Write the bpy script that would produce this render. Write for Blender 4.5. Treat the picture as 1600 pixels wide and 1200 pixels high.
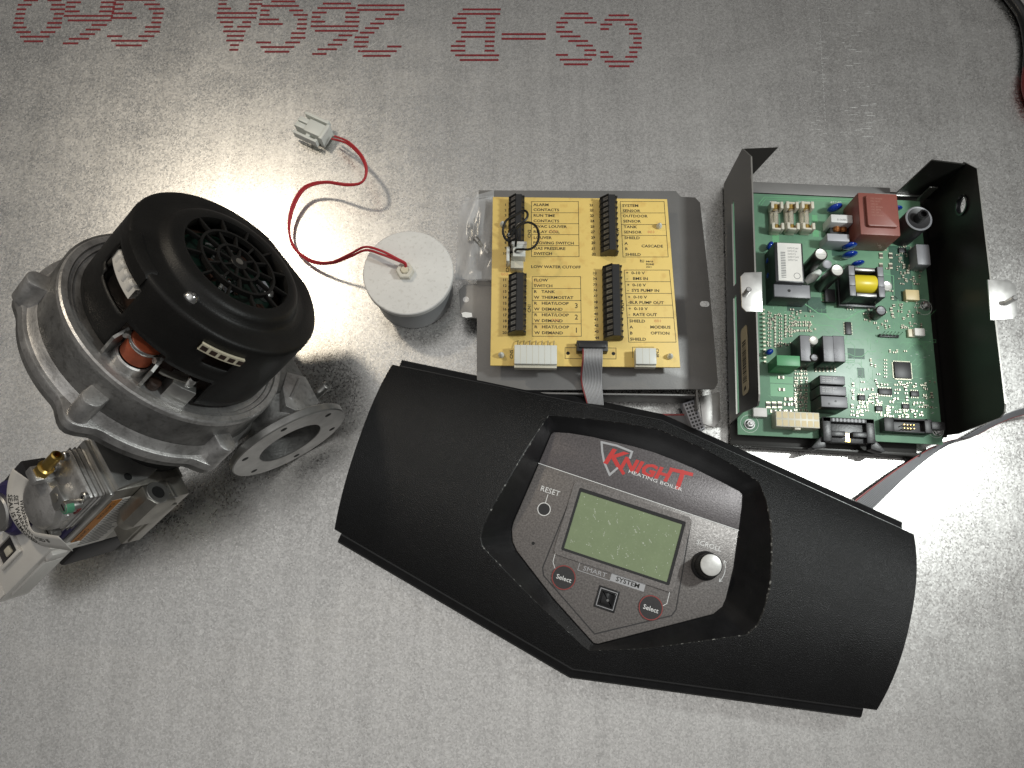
import bpy, bmesh, math, random
from mathutils import Vector, Matrix
from math import sin, cos, pi, radians, hypot, atan2, sqrt
random.seed(7)
S = 0.001                                   # everything below is laid out in millimetres
for o in list(bpy.data.objects): bpy.data.objects.remove(o)
scene = bpy.context.scene
COL = scene.collection

# ------------------------------------------------------------------ camera
TILT, CAMH, FOC = radians(15.0), 640.0, 1200.0          # tilt, height (mm), focal length in px of a 1600 px wide picture
cam = bpy.data.objects.new('camera', bpy.data.cameras.new('camera'))
COL.objects.link(cam)
cam.location = (0, 0, CAMH*S)
cam.rotation_euler = (TILT, 0, 0)
cam.data.sensor_width = 36.0
cam.data.lens = 36.0*FOC/1600.0
cam.data.clip_start = 0.01
cam.data.clip_end = 50
scene.camera = cam
scene.render.resolution_x, scene.render.resolution_y = 1024, 768

# ------------------------------------------------------------------ world, lamps, exposure
w = bpy.data.worlds.new('World'); scene.world = w; w.use_nodes = True
wn, wl = w.node_tree.nodes, w.node_tree.links
wbg = wn['Background']
tc = wn.new('ShaderNodeTexCoord'); sx = wn.new('ShaderNodeSeparateXYZ'); cr = wn.new('ShaderNodeValToRGB')
wl.new(tc.outputs['Generated'], sx.inputs[0]); wl.new(sx.outputs['Z'], cr.inputs[0]); wl.new(cr.outputs[0], wbg.inputs[0])
cr.color_ramp.elements[0].position = 0.40; cr.color_ramp.elements[0].color = (0.075, 0.073, 0.070, 1)
cr.color_ramp.elements[1].position = 1.0; cr.color_ramp.elements[1].color = (0.76, 0.752, 0.735, 1)
e_ = cr.color_ramp.elements.new(0.72); e_.color = (0.20, 0.197, 0.19, 1)
wbg.inputs[1].default_value = 1.0

def lamp(name, loc, aim, size, watts, color, spread=180):
    l = bpy.data.lights.new(name, 'AREA'); l.shape = 'DISK'; l.size = size*S; l.energy = watts; l.color = color; l.spread = radians(spread)
    o = bpy.data.objects.new(name, l); COL.objects.link(o)
    o.location = Vector(loc)*S
    o.rotation_euler = (Vector(aim)-Vector(loc)).to_track_quat('-Z', 'Y').to_euler()
    return o
lamp('work_lamp_white', (532, 222, 550), (230, 170, 0), 60, 1.9, (0.95, 1.0, 0.98), 150)
lamp('work_lamp_warm', (-535, 662, 900), (-270, 230, 60), 80, 0.72, (1.0, 0.88, 0.70), 95)
scene.view_settings.view_transform = 'Standard'
scene.view_settings.look = 'None'
scene.view_settings.exposure = 0.0
scene.view_settings.gamma = 1.0
scene.view_settings.use_curve_mapping = False

# ------------------------------------------------------------------ helpers
cT, sT = cos(TILT), sin(TILT)
def at(px, py, z=0.0):
    """world point (mm) at height z seen at photograph position px, py"""
    dx, v = px-800.0, 600.0-py
    d = Vector((dx, v*cT+FOC*sT, v*sT-FOC*cT))
    return Vector((0, 0, CAMH)) + d*((z-CAMH)/d.z)

MATS = {}
def mat(name, col, rough=0.5, metal=0.0, var=0.0, vscale=60.0, bump=0.0, bscale=400.0, col2=None, rvar=0.0,
        spec=0.5, coat=0.0, alpha=1.0, emit=None, trans=0.0, speck=None, sscale=900.0, samt=0.6):
    m = bpy.data.materials.new(name); m.use_nodes = True; MATS[name] = m
    nt = m.node_tree; N, L = nt.nodes, nt.links
    b = N['Principled BSDF']
    b.inputs['Base Color'].default_value = (*col, 1); b.inputs['Roughness'].default_value = rough
    b.inputs['Metallic'].default_value = metal; b.inputs['Specular IOR Level'].default_value = spec
    b.inputs['Coat Weight'].default_value = coat; b.inputs['Alpha'].default_value = alpha
    b.inputs['Transmission Weight'].default_value = trans
    t = N.new('ShaderNodeTexCoord')
    if var or col2:
        n = N.new('ShaderNodeTexNoise'); n.inputs['Scale'].default_value = vscale; n.inputs['Detail'].default_value = 6; n.inputs['Roughness'].default_value = 0.65
        L.new(t.outputs['Object'], n.inputs['Vector'])
        r = N.new('ShaderNodeValToRGB')
        c2 = col2 or tuple(min(1, c*(1+var)) for c in col); c1 = col if col2 else tuple(c*(1-var) for c in col)
        r.color_ramp.elements[0].position = 0.32; r.color_ramp.elements[0].color = (*c1, 1)
        r.color_ramp.elements[1].position = 0.68; r.color_ramp.elements[1].color = (*c2, 1)
        L.new(n.outputs['Fac'], r.inputs[0])
        out = r.outputs[0]
        if speck:
            n2 = N.new('ShaderNodeTexNoise'); n2.inputs['Scale'].default_value = sscale; n2.inputs['Detail'].default_value = 2
            L.new(t.outputs['Object'], n2.inputs['Vector'])
            r2 = N.new('ShaderNodeValToRGB'); r2.color_ramp.elements[0].position = 0.56; r2.color_ramp.elements[0].color = (0, 0, 0, 1)
            r2.color_ramp.elements[1].position = 0.72; r2.color_ramp.elements[1].color = (samt, samt, samt, 1)
            L.new(n2.outputs['Fac'], r2.inputs[0])
            mx = N.new('ShaderNodeMix'); mx.data_type = 'RGBA'
            L.new(r2.outputs[0], mx.inputs['Factor']); L.new(out, mx.inputs['A']); mx.inputs['B'].default_value = (*speck, 1)
            out = mx.outputs['Result']
        L.new(out, b.inputs['Base Color'])
    if rvar:
        n = N.new('ShaderNodeTexNoise'); n.inputs['Scale'].default_value = vscale*0.7; n.inputs['Detail'].default_value = 5
        L.new(t.outputs['Object'], n.inputs['Vector'])
        mr = N.new('ShaderNodeMapRange'); mr.inputs['From Min'].default_value = 0.3; mr.inputs['From Max'].default_value = 0.7
        mr.inputs['To Min'].default_value = rough-rvar; mr.inputs['To Max'].default_value = rough+rvar
        L.new(n.outputs['Fac'], mr.inputs[0]); L.new(mr.outputs[0], b.inputs['Roughness'])
    if bump:
        n = N.new('ShaderNodeTexNoise'); n.inputs['Scale'].default_value = bscale; n.inputs['Detail'].default_value = 3
        L.new(t.outputs['Object'], n.inputs['Vector'])
        bp = N.new('ShaderNodeBump'); bp.inputs['Strength'].default_value = bump; bp.inputs['Distance'].default_value = 0.0006
        L.new(n.outputs['Fac'], bp.inputs['Height']); L.new(bp.outputs[0], b.inputs['Normal'])
    return m

def inset(poly, d):
    """offset a counter-clockwise polygon inwards by d"""
    n = len(poly); out = []
    for i in range(n):
        p0, p1, p2 = Vector(poly[i-1]), Vector(poly[i]), Vector(poly[(i+1) % n])
        a, b = (p1-p0), (p2-p1)
        if a.length < 1e-6 or b.length < 1e-6: out.append(p1); continue
        a.normalize(); b.normalize()
        na, nb = Vector((-a.y, a.x)), Vector((-b.y, b.x))
        k = na+nb
        den = max(0.35, 1+na.dot(nb))
        out.append(p1 + k*(d/den))
    return out
def area2(p): return sum(p[i-1][0]*p[i][1]-p[i][0]*p[i-1][1] for i in range(len(p)))
def ccw(p): return list(p) if area2(p) > 0 else list(p)[::-1]
def rrect(x0, x1, y0, y1, r, k=4):
    P = []
    for cx, cy, a0 in ((x1-r, y1-r, 0), (x0+r, y1-r, 90), (x0+r, y0+r, 180), (x1-r, y0+r, 270)):
        for i in range(k+1):
            a = radians(a0+90*i/k); P.append((cx+r*cos(a), cy+r*sin(a)))
    return P
def circle(cx, cy, r, n=24): return [(cx+r*cos(2*pi*i/n), cy+r*sin(2*pi*i/n)) for i in range(n)]

class MB:
    def __init__(s): s.v = []; s.f = []; s.m = []
    def add(s, vs, fs, mi=0):
        o = len(s.v); s.v += [tuple(v) for v in vs]; s.f += [tuple(i+o for i in f) for f in fs]; s.m += [mi]*len(fs); return s
    def box(s, x0, x1, y0, y1, z0, z1, b=0.0, mi=0):
        if x0 > x1: x0, x1 = x1, x0
        if y0 > y1: y0, y1 = y1, y0
        if z0 > z1: z0, z1 = z1, z0
        if b <= 0:
            return s.add([(x0,y0,z0),(x1,y0,z0),(x1,y1,z0),(x0,y1,z0),(x0,y0,z1),(x1,y0,z1),(x1,y1,z1),(x0,y1,z1)],
                         [(0,3,2,1),(4,5,6,7),(0,1,5,4),(1,2,6,5),(2,3,7,6),(3,0,4,7)], mi)
        b = min(b, (x1-x0)*.45, (y1-y0)*.45, (z1-z0)*.45)
        bm = bmesh.new()
        bmesh.ops.create_cube(bm, size=1, matrix=Matrix.Translation(((x0+x1)/2, (y0+y1)/2, (z0+z1)/2)) @ Matrix.Diagonal((x1-x0, y1-y0, z1-z0, 1)))
        bmesh.ops.bevel(bm, geom=bm.edges[:], offset=b, segments=2, profile=0.5, affect='EDGES')
        bm.verts.index_update()
        s.add([v.co[:] for v in bm.verts], [[v.index for v in f.verts] for f in bm.faces], mi); bm.free(); return s
    def prism(s, poly, z0, z1, b=0.0, mi=0, fr=None):
        """extruded polygon with a chamfered top; fr maps (x,y,z) into another frame"""
        p = ccw(poly); n = len(p); rings = [[(q[0], q[1], z0) for q in p]]
        if b > 0:
            rings.append([(q[0], q[1], z1-b) for q in p]); q1 = inset(p, b*.3); q2 = inset(p, b)
            rings.append([(q[0], q[1], z1-b*.3) for q in q1]); rings.append([(q[0], q[1], z1) for q in q2])
        else: rings.append([(q[0], q[1], z1) for q in p])
        vs = [fr(*v) if fr else v for r in rings for v in r]; fs = [tuple(range(n))[::-1]]
        for k in range(len(rings)-1):
            for i in range(n): j = (i+1) % n; fs.append((k*n+i, k*n+j, k*n+n+j, k*n+n+i))
        fs.append(tuple(range((len(rings)-1)*n, len(rings)*n)))
        return s.add(vs, fs, mi)
    def lathe(s, prof, n=48, c=(0, 0, 0), ax=2, mi=0, a0=0.0, a1=2*pi, fr=None):
        """profile [(r,h)...] turned about axis ax through c"""
        full = abs(a1-a0-2*pi) < 1e-6; m = n if full else n+1; vs = []; fs = []
        for r, h in prof:
            for i in range(m):
                a = a0+(a1-a0)*i/n; u, v = r*cos(a), r*sin(a)
                p = [(h, u, v), (v, h, u), (u, v, h)][ax]
                p = (p[0]+c[0], p[1]+c[1], p[2]+c[2]); vs.append(fr(*p) if fr else p)
        for k in range(len(prof)-1):
            for i in range(n):
                j = (i+1) % m
                fs.append((k*m+i, k*m+j, (k+1)*m+j, (k+1)*m+i))
        return s.add(vs, fs, mi)
    def cyl(s, r, h0, h1, c=(0, 0, 0), ax=2, n=32, b=0.0, mi=0):
        if h0 > h1: h0, h1 = h1, h0
        b = min(b, r*.4, (h1-h0)*.4)
        pr = [(0.0001, h0), (r-b, h0)] + ([(r, h0+b), (r, h1-b)] if b else [(r, h1)]) + [(r-b, h1), (0.0001, h1)]
        if not b: pr = [(0.0001, h0), (r, h0), (r, h1), (0.0001, h1)]
        return s.lathe(pr, n, c, ax, mi)
    def tube(s, pts, r, n=10, mi=0, closed=False):
        P = [Vector(p) for p in pts]; m = len(P); vs = []; up = None
        for i, p in enumerate(P):
            t = (P[min(i+1, m-1)]-P[max(i-1, 0)]).normalized()
            if up is None: up = Vector((0, 0, 1)) if abs(t.z) < .9 else Vector((1, 0, 0))
            u = (up-t*up.dot(t)).normalized(); v = t.cross(u); up = u
            rr = r[i] if isinstance(r, (list, tuple)) else r
            for k in range(n): a = 2*pi*k/n; vs.append(p+u*(rr*cos(a))+v*(rr*sin(a)))
        fs = []
        for i in range(m-1):
            for k in range(n): j = (k+1) % n; fs.append((i*n+k, i*n+j, (i+1)*n+j, (i+1)*n+k))
        fs.append(tuple(range(n))[::-1]); fs.append(tuple(range((m-1)*n, m*n)))
        return s.add(vs, fs, mi)
    def grid(s, rows, mi=0, closed=False):
        n = len(rows[0]); vs = [v for r in rows for v in r]; fs = []
        for k in range(len(rows)-1):
            for i in range(n if closed else n-1):
                j = (i+1) % n; fs.append((k*n+i, k*n+j, (k+1)*n+j, (k+1)*n+i))
        return s.add(vs, fs, mi)
    def line(s, pts, wd, z, mi=0):
        """flat printed polyline"""
        for a, b in zip(pts[:-1], pts[1:]):
            a, b = Vector(a[:2]), Vector(b[:2]); d = (b-a)
            if d.length < 1e-6: continue
            d.normalize(); k = Vector((-d.y, d.x))*wd/2; a = a-d*wd/2; b = b+d*wd/2
            s.lz = getattr(s, 'lz', 0)+1; zz = z+0.012*(s.lz % 5)
            s.add([(*(a-k), zz), (*(b-k), zz), (*(b+k), zz), (*(a+k), zz)], [(0, 1, 2, 3)], mi)
        return s
    def text(s, txt, size, fr, align='LEFT', xs=1.0, shear=0.0, mi=0, bold=0.0):
        """lettering; fr maps (x,y) of the flat text to a point"""
        c = bpy.data.curves.new('t', 'FONT'); c.body = txt; c.size = size; c.align_x = align; c.shear = shear; c.offset = bold
        c.resolution_u = 2
        o = bpy.data.objects.new('t', c); me = o.to_mesh()
        s.add([fr(v.co.x*xs, v.co.y) for v in me.vertices], [tuple(p.vertices) for p in me.polygons], mi)
        o.to_mesh_clear(); bpy.data.objects.remove(o); bpy.data.curves.remove(c); return s
    def build(s, name, mats, parent=None, sharp=32, flat=False, recalc=True, off=(0, 0, 0)):
        me = bpy.data.meshes.new(name)
        me.from_pydata([((v[0]-off[0])*S, (v[1]-off[1])*S, (v[2]-off[2])*S) for v in s.v], [], s.f)
        mats = mats if isinstance(mats, (list, tuple)) else [mats]
        for m in mats: me.materials.append(MATS[m])
        for p, mi in zip(me.polygons, s.m): p.material_index = mi
        bm = bmesh.new(); bm.from_mesh(me)
        bmesh.ops.remove_doubles(bm, verts=bm.verts, dist=1e-7)
        if recalc: bmesh.ops.recalc_face_normals(bm, faces=bm.faces)
        for f in bm.faces: f.smooth = not flat
        for e in bm.edges:
            if len(e.link_faces) == 2: e.smooth = e.calc_face_angle(0) < radians(sharp)
        bm.to_mesh(me); bm.free()
        o = bpy.data.objects.new(name, me); COL.objects.link(o)
        if parent is not None: o.parent = parent
        return o

def tag(o, label, cat, group=None, kind=None):
    if label: o['label'] = label
    if cat: o['category'] = cat
    if group: o['group'] = group
    if kind: o['kind'] = kind
    return o
def thing(name, label, cat, loc=(0, 0, 0), rot=None, group=None):
    o = bpy.data.objects.new(name, None); COL.objects.link(o); o.empty_display_size = 0.02
    M = Matrix.Translation(Vector(loc)*S)
    if rot is not None: M = M @ rot.to_4x4()
    o.matrix_world = M
    return tag(o, label, cat, group)
def rotz(deg): return Matrix.Rotation(radians(deg), 3, 'Z')
def smooth_path(pts, k=8):
    P = [Vector(p) for p in pts]; out = []
    for i in range(len(P)-1):
        p0, p1, p2, p3 = P[max(i-1, 0)], P[i], P[i+1], P[min(i+2, len(P)-1)]
        for j in range(k):
            t = j/k
            out.append(0.5*((2*p1)+(p2-p0)*t+(2*p0-5*p1+4*p2-p3)*t*t+(3*p1-p0-3*p2+p3)*t**3))
    return out+[P[-1]]
def share(src, name, parent, loc=(0, 0, 0), rz=0.0):
    """another piece with the same mesh"""
    o = bpy.data.objects.new(name, src.data); COL.objects.link(o); o.parent = parent
    o.location = Vector(loc)*S; o.rotation_euler = (0, 0, rz); return o

# ------------------------------------------------------------------ materials
def sheet_material():
    m = bpy.data.materials.new('galvanised'); m.use_nodes = True; MATS['galvanised'] = m
    N, L = m.node_tree.nodes, m.node_tree.links; b = N['Principled BSDF']
    t = N.new('ShaderNodeTexCoord')
    def noise(sc, det, stretch=(1, 1, 1)):
        mp = N.new('ShaderNodeMapping'); mp.inputs['Scale'].default_value = stretch
        L.new(t.outputs['Object'], mp.inputs[0])
        n = N.new('ShaderNodeTexNoise'); n.inputs['Scale'].default_value = sc; n.inputs['Detail'].default_value = det; n.inputs['Roughness'].default_value = 0.7
        L.new(mp.outputs[0], n.inputs['Vector']); return n.outputs['Fac']
    def math2(op, a, b):
        m_ = N.new('ShaderNodeMath'); m_.operation = op
        for k, v in enumerate((a, b)):
            if isinstance(v, (int, float)): m_.inputs[k].default_value = v
            else: L.new(v, m_.inputs[k])
        return m_.outputs[0]
    def rng(v, a, b, c, d):
        r = N.new('ShaderNodeMapRange'); L.new(v, r.inputs[0])
        for k, x in zip(('From Min', 'From Max', 'To Min', 'To Max'), (a, b, c, d)): r.inputs[k].default_value = x
        return r.outputs[0]
    vor = N.new('ShaderNodeTexVoronoi'); vor.inputs['Scale'].default_value = 820; L.new(t.outputs['Object'], vor.inputs['Vector'])
    sep = N.new('ShaderNodeSeparateColor'); L.new(vor.outputs['Color'], sep.inputs[0])
    cell, cell2 = sep.outputs[0], sep.outputs[1]                       # zinc crystals: one value each
    grain, mid, big = noise(900, 5), noise(300, 4, (1, .6, 1)), noise(8, 6)
    streak, smear = noise(70, 4, (1, .05, 1)), noise(26, 6, (.5, 1, 1))
    v = math2('ADD', rng(cell, 0, 1, .50, .70), rng(grain, .3, .7, -.05, .05))
    v = math2('ADD', v, rng(mid, .3, .7, -.022, .022)); v = math2('ADD', v, rng(streak, .3, .7, -.05, .05)); v = math2('ADD', v, rng(smear, .35, .7, -.02, .03))
    cm = N.new('ShaderNodeCombineColor'); L.new(v, cm.inputs[0]); L.new(math2('MULTIPLY', v, .985), cm.inputs[1]); L.new(math2('MULTIPLY', v, .955), cm.inputs[2])
    L.new(cm.outputs[0], b.inputs['Base Color']); b.inputs['Metallic'].default_value = 1.0
    ro = math2('ADD', rng(big, .3, .7, .25, .34), rng(cell2, 0, 1, -.06, .10)); ro = math2('ADD', ro, rng(smear, .3, .7, -.03, .04))
    L.new(ro, b.inputs['Roughness'])
    bp = N.new('ShaderNodeBump'); bp.inputs['Strength'].default_value = 0.045; bp.inputs['Distance'].default_value = 0.0003
    L.new(cell2, bp.inputs['Height']); L.new(bp.outputs[0], b.inputs['Normal'])
sheet_material()
mat('red_ink', (0.20, 0.012, 0.018), 0.6, var=0.45, vscale=500)
mat('scratch', (0.85, 0.85, 0.83), 0.5, metal=0.6)
mat('black_texture', (0.006, 0.006, 0.0065), 0.40, bump=0.9, bscale=1500, var=0.3, vscale=30, spec=0.38, rvar=0.06, speck=(0.05, 0.05, 0.052), sscale=1500, samt=0.35)  # lighter specks put the sparkle of the grain into the colour
mat('black_smooth', (0.009, 0.009, 0.010), 0.33, var=0.3, vscale=80, bump=0.12, bscale=900)
mat('edge_wear', (0.012, 0.012, 0.012), 0.5, var=0.2, vscale=200, speck=(0.60, 0.59, 0.56), sscale=420, samt=0.55)
mat('panel_grey', (0.185, 0.170, 0.163), 0.42, metal=0.40, var=0.35, vscale=700, bump=0.25, bscale=900, rvar=0.05)
mat('panel_dark', (0.125, 0.113, 0.116), 0.42, metal=0.40, var=0.35, vscale=700, bump=0.25, bscale=900)
mat('button_black', (0.030, 0.028, 0.029), 0.42, var=0.2, vscale=500)
mat('print_white', (0.85, 0.85, 0.84), 0.5)
mat('print_silver', (0.45, 0.45, 0.46), 0.35, metal=0.5)
mat('print_red', (0.60, 0.035, 0.03), 0.45)
mat('ring_red', (0.30, 0.05, 0.045), 0.5)
mat('lcd_green', (0.235, 0.295, 0.165), 0.22, var=0.06, vscale=60, spec=0.45, speck=(0.50, 0.55, 0.42), sscale=520, samt=0.10)
mat('dust', (0.62, 0.66, 0.55), 0.8)
mat('gloss_black', (0.006, 0.006, 0.007), 0.12, spec=0.6)
mat('knob_silver', (0.62, 0.61, 0.59), 0.42, metal=0.35, var=0.12, vscale=250)
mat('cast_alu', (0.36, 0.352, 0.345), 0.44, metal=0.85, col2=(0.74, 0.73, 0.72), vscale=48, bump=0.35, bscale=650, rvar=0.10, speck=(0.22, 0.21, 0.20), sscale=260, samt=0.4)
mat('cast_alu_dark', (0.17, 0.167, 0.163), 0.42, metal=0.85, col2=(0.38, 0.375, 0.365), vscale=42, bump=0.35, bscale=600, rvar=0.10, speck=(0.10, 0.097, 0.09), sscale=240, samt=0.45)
mat('machined', (0.46, 0.455, 0.44), 0.34, metal=0.9, var=0.12, vscale=90, bump=0.10, bscale=300, rvar=0.06)
mat('zinc_warm', (0.33, 0.315, 0.285), 0.36, metal=0.9, col2=(0.52, 0.50, 0.45), vscale=45, bump=0.2, bscale=220, rvar=0.08)
mat('cover_black', (0.006, 0.0056, 0.0052), 0.46, col2=(0.011, 0.0103, 0.0095), vscale=45, bump=0.30, bscale=900, spec=0.32, rvar=0.06)
mat('motor_green', (0.006, 0.018, 0.012), 0.3)
mat('winding_brown', (0.05, 0.022, 0.014), 0.4, metal=0.3)
mat('dark_void', (0.006, 0.006, 0.006), 0.6)
mat('motor_brown', (0.035, 0.018, 0.012), 0.5, var=0.4, vscale=150)
mat('orange_brown', (0.36, 0.085, 0.038), 0.5, var=0.15, vscale=200)
mat('ivory', (0.72, 0.66, 0.50), 0.45)
mat('chrome', (0.70, 0.70, 0.69), 0.18, metal=1.0)
mat('brass', (0.62, 0.42, 0.12), 0.28, metal=1.0, var=0.15, vscale=150)
mat('purple', (0.032, 0.024, 0.10), 0.42, bump=0.1, bscale=600)
mat('white_plastic', (0.76, 0.74, 0.70), 0.42, var=0.04, vscale=60)
mat('label_white', (0.74, 0.72, 0.68), 0.6, var=0.05, vscale=90)
mat('label_orange', (0.52, 0.20, 0.03), 0.5)
mat('print_black', (0.018, 0.016, 0.014), 0.6)
mat('print_grey', (0.16, 0.16, 0.16), 0.6)
mat('green_ink', (0.10, 0.34, 0.20), 0.6)
mat('ceramic_white', (0.80, 0.79, 0.765), 0.5, var=0.05, vscale=60, speck=(0.35, 0.32, 0.26), sscale=330, samt=0.25)
mat('grey_body', (0.34, 0.35, 0.36), 0.40, metal=0.3)
mat('red_wire', (0.52, 0.040, 0.050), 0.35)
mat('nylon', (0.82, 0.84, 0.79), 0.40, trans=0.12)
mat('nylon_warm', (0.70, 0.66, 0.54), 0.42, trans=0.08)
mat('plate_paint', (0.205, 0.200, 0.196), 0.44, metal=0.25, var=0.08, vscale=30, bump=0.15, bscale=700)
mat('board_yellow', (0.85, 0.62, 0.19), 0.5, var=0.05, vscale=25, speck=(0.60, 0.33, 0.08), sscale=130, samt=0.35)
mat('board_edge', (0.60, 0.45, 0.18), 0.6)
mat('faint_red', (0.72, 0.33, 0.13), 0.6)
mat('terminal_black', (0.016, 0.016, 0.017), 0.42, bump=0.1, bscale=800)
mat('terminal_green_black', (0.045, 0.038, 0.014), 0.5)
mat('clamp_metal', (0.42, 0.41, 0.39), 0.35, metal=0.9)
mat('ribbon_grey', (0.17, 0.17, 0.18), 0.45)
mat('ribbon_light', (0.40, 0.40, 0.41), 0.45)
mat('ribbon_red', (0.28, 0.05, 0.05), 0.45)
mat('wire_black', (0.008, 0.008, 0.008), 0.3)
mat('fuse_glass', (0.75, 0.72, 0.66), 0.08, trans=0.85)
mat('tray_brown', (0.021, 0.020, 0.018), 0.36, metal=0.3, var=0.10, vscale=25, bump=0.06, bscale=800)
mat('cut_edge_sheen', (0.30, 0.29, 0.27), 0.35, metal=0.7)  # bare cut edge; the lighter tone also paints in the edge sheen
mat('pcb_green', (0.125, 0.245, 0.165), 0.36, col2=(0.18, 0.35, 0.22), vscale=32, spec=0.5, rvar=0.05)
mat('pcb_trace', (0.15, 0.40, 0.20), 0.4)
mat('pcb_dark', (0.030, 0.095, 0.060), 0.4)
mat('silk', (0.62, 0.68, 0.62), 0.6)
mat('chip_black', (0.022, 0.021, 0.023), 0.45)
mat('relay_black', (0.020, 0.020, 0.022), 0.38, bump=0.15, bscale=500)
mat('relay_grey', (0.22, 0.22, 0.235), 0.42, var=0.10, vscale=100)
mat('smd_end', (0.66, 0.63, 0.50), 0.35, metal=0.5)
mat('smd_body', (0.10, 0.085, 0.065), 0.5, var=0.5, vscale=90)
mat('blue_gloss', (0.006, 0.035, 0.28), 0.15, coat=0.4)
mat('transformer_red', (0.235, 0.075, 0.058), 0.45, var=0.06, vscale=80, bump=0.1, bscale=600)
mat('transformer_print', (0.36, 0.17, 0.13), 0.6)
mat('cap_sleeve', (0.022, 0.019, 0.017), 0.28)
mat('cap_top', (0.78, 0.77, 0.72), 0.35, metal=0.4)
mat('tape_yellow', (0.70, 0.56, 0.03), 0.35)
mat('fuse_ivory', (0.62, 0.58, 0.48), 0.5)
mat('copper', (0.42, 0.17, 0.06), 0.35, metal=0.8)
mat('film_white', (0.66, 0.66, 0.65), 0.45)
mat('film_grey', (0.40, 0.40, 0.43), 0.45)
mat('green_block', (0.10, 0.33, 0.15), 0.45)
mat('opto_beige', (0.62, 0.50, 0.27), 0.45)
mat('steel_tab', (0.66, 0.65, 0.63), 0.36, metal=0.9, var=0.06, vscale=200, rvar=0.05)
mat('barcode_paper', (0.48, 0.42, 0.29), 0.5)
mat('grip_red', (0.16, 0.012, 0.010), 0.45)
mat('ceramic_nut', (0.72, 0.69, 0.60), 0.5)
def film_material():
    m = bpy.data.materials.new('plastic_film'); m.use_nodes = True; MATS['plastic_film'] = m
    N, L = m.node_tree.nodes, m.node_tree.links; b = N['Principled BSDF']
    b.inputs['Base Color'].default_value = (0.72, 0.73, 0.75, 1); b.inputs['Roughness'].default_value = 0.16
    tr = N.new('ShaderNodeBsdfTransparent'); mx = N.new('ShaderNodeMixShader'); mx.inputs[0].default_value = 0.34
    L.new(tr.outputs[0], mx.inputs[1]); L.new(b.outputs[0], mx.inputs[2]); L.new(mx.outputs[0], N['Material Output'].inputs[0])
film_material()

# ================================================================== the sheet everything lies on
sheet = MB().box(-1100, 1100, -700, 1000, -1.2, 0.0).build('metal_sheet', 'galvanised')
tag(sheet, 'galvanised steel sheet under all the boiler parts', None, kind='structure')

GL = {  # mill lettering, printed as rows of short dashes: (first column, last column) runs for each of 12 rows
 'C': ['3-7','2-8','1-3 7-9','1-2 8-9','0-2','0-1','0-1','0-2','1-2 8-9','1-3 7-9','2-8','3-7'],
 'S': ['2-7','1-8','0-2 7-9','0-2','1-4','2-6','4-8','6-9','8-9','0-2 7-9','1-8','2-7'],
 '-': ['','','','','','0-9','0-9','','','','',''],
 'B': ['0-7','0-8','1-2 7-9','1-2 7-9','1-2 7-8','1-7','1-7','1-2 7-8','1-2 7-9','1-2 7-9','0-8','0-7'],
 '2': ['2-7','1-8','0-2 7-9','7-9','7-9','6-8','5-7','4-6','2-5','1-3','0-9','0-9'],
 '6': ['6-8','4-7','3-5','2-4','1-3','0-8','0-9','0-2 7-9','0-2 8-9','0-2 7-9','1-8','2-7'],
 'G': ['3-7','2-8','1-3 7-9','0-2','0-2','0-1','0-1 5-9','0-1 6-9','0-2 8-9','1-3 8-9','2-9','3-7'],
 'A': ['4-5','4-5','3-6','3-6','3-4 5-7','2-4 6-7','2-3 6-8','1-9','1-9','1-2 7-9','0-2 8-9','0-2 8-9'],
 '0': ['3-6','2-7','1-3 6-8','0-2 7-9','0-2 8-9','0-1 8-9','0-1 8-9','0-2 8-9','0-2 7-9','1-3 6-8','2-7','3-6']}
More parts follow.
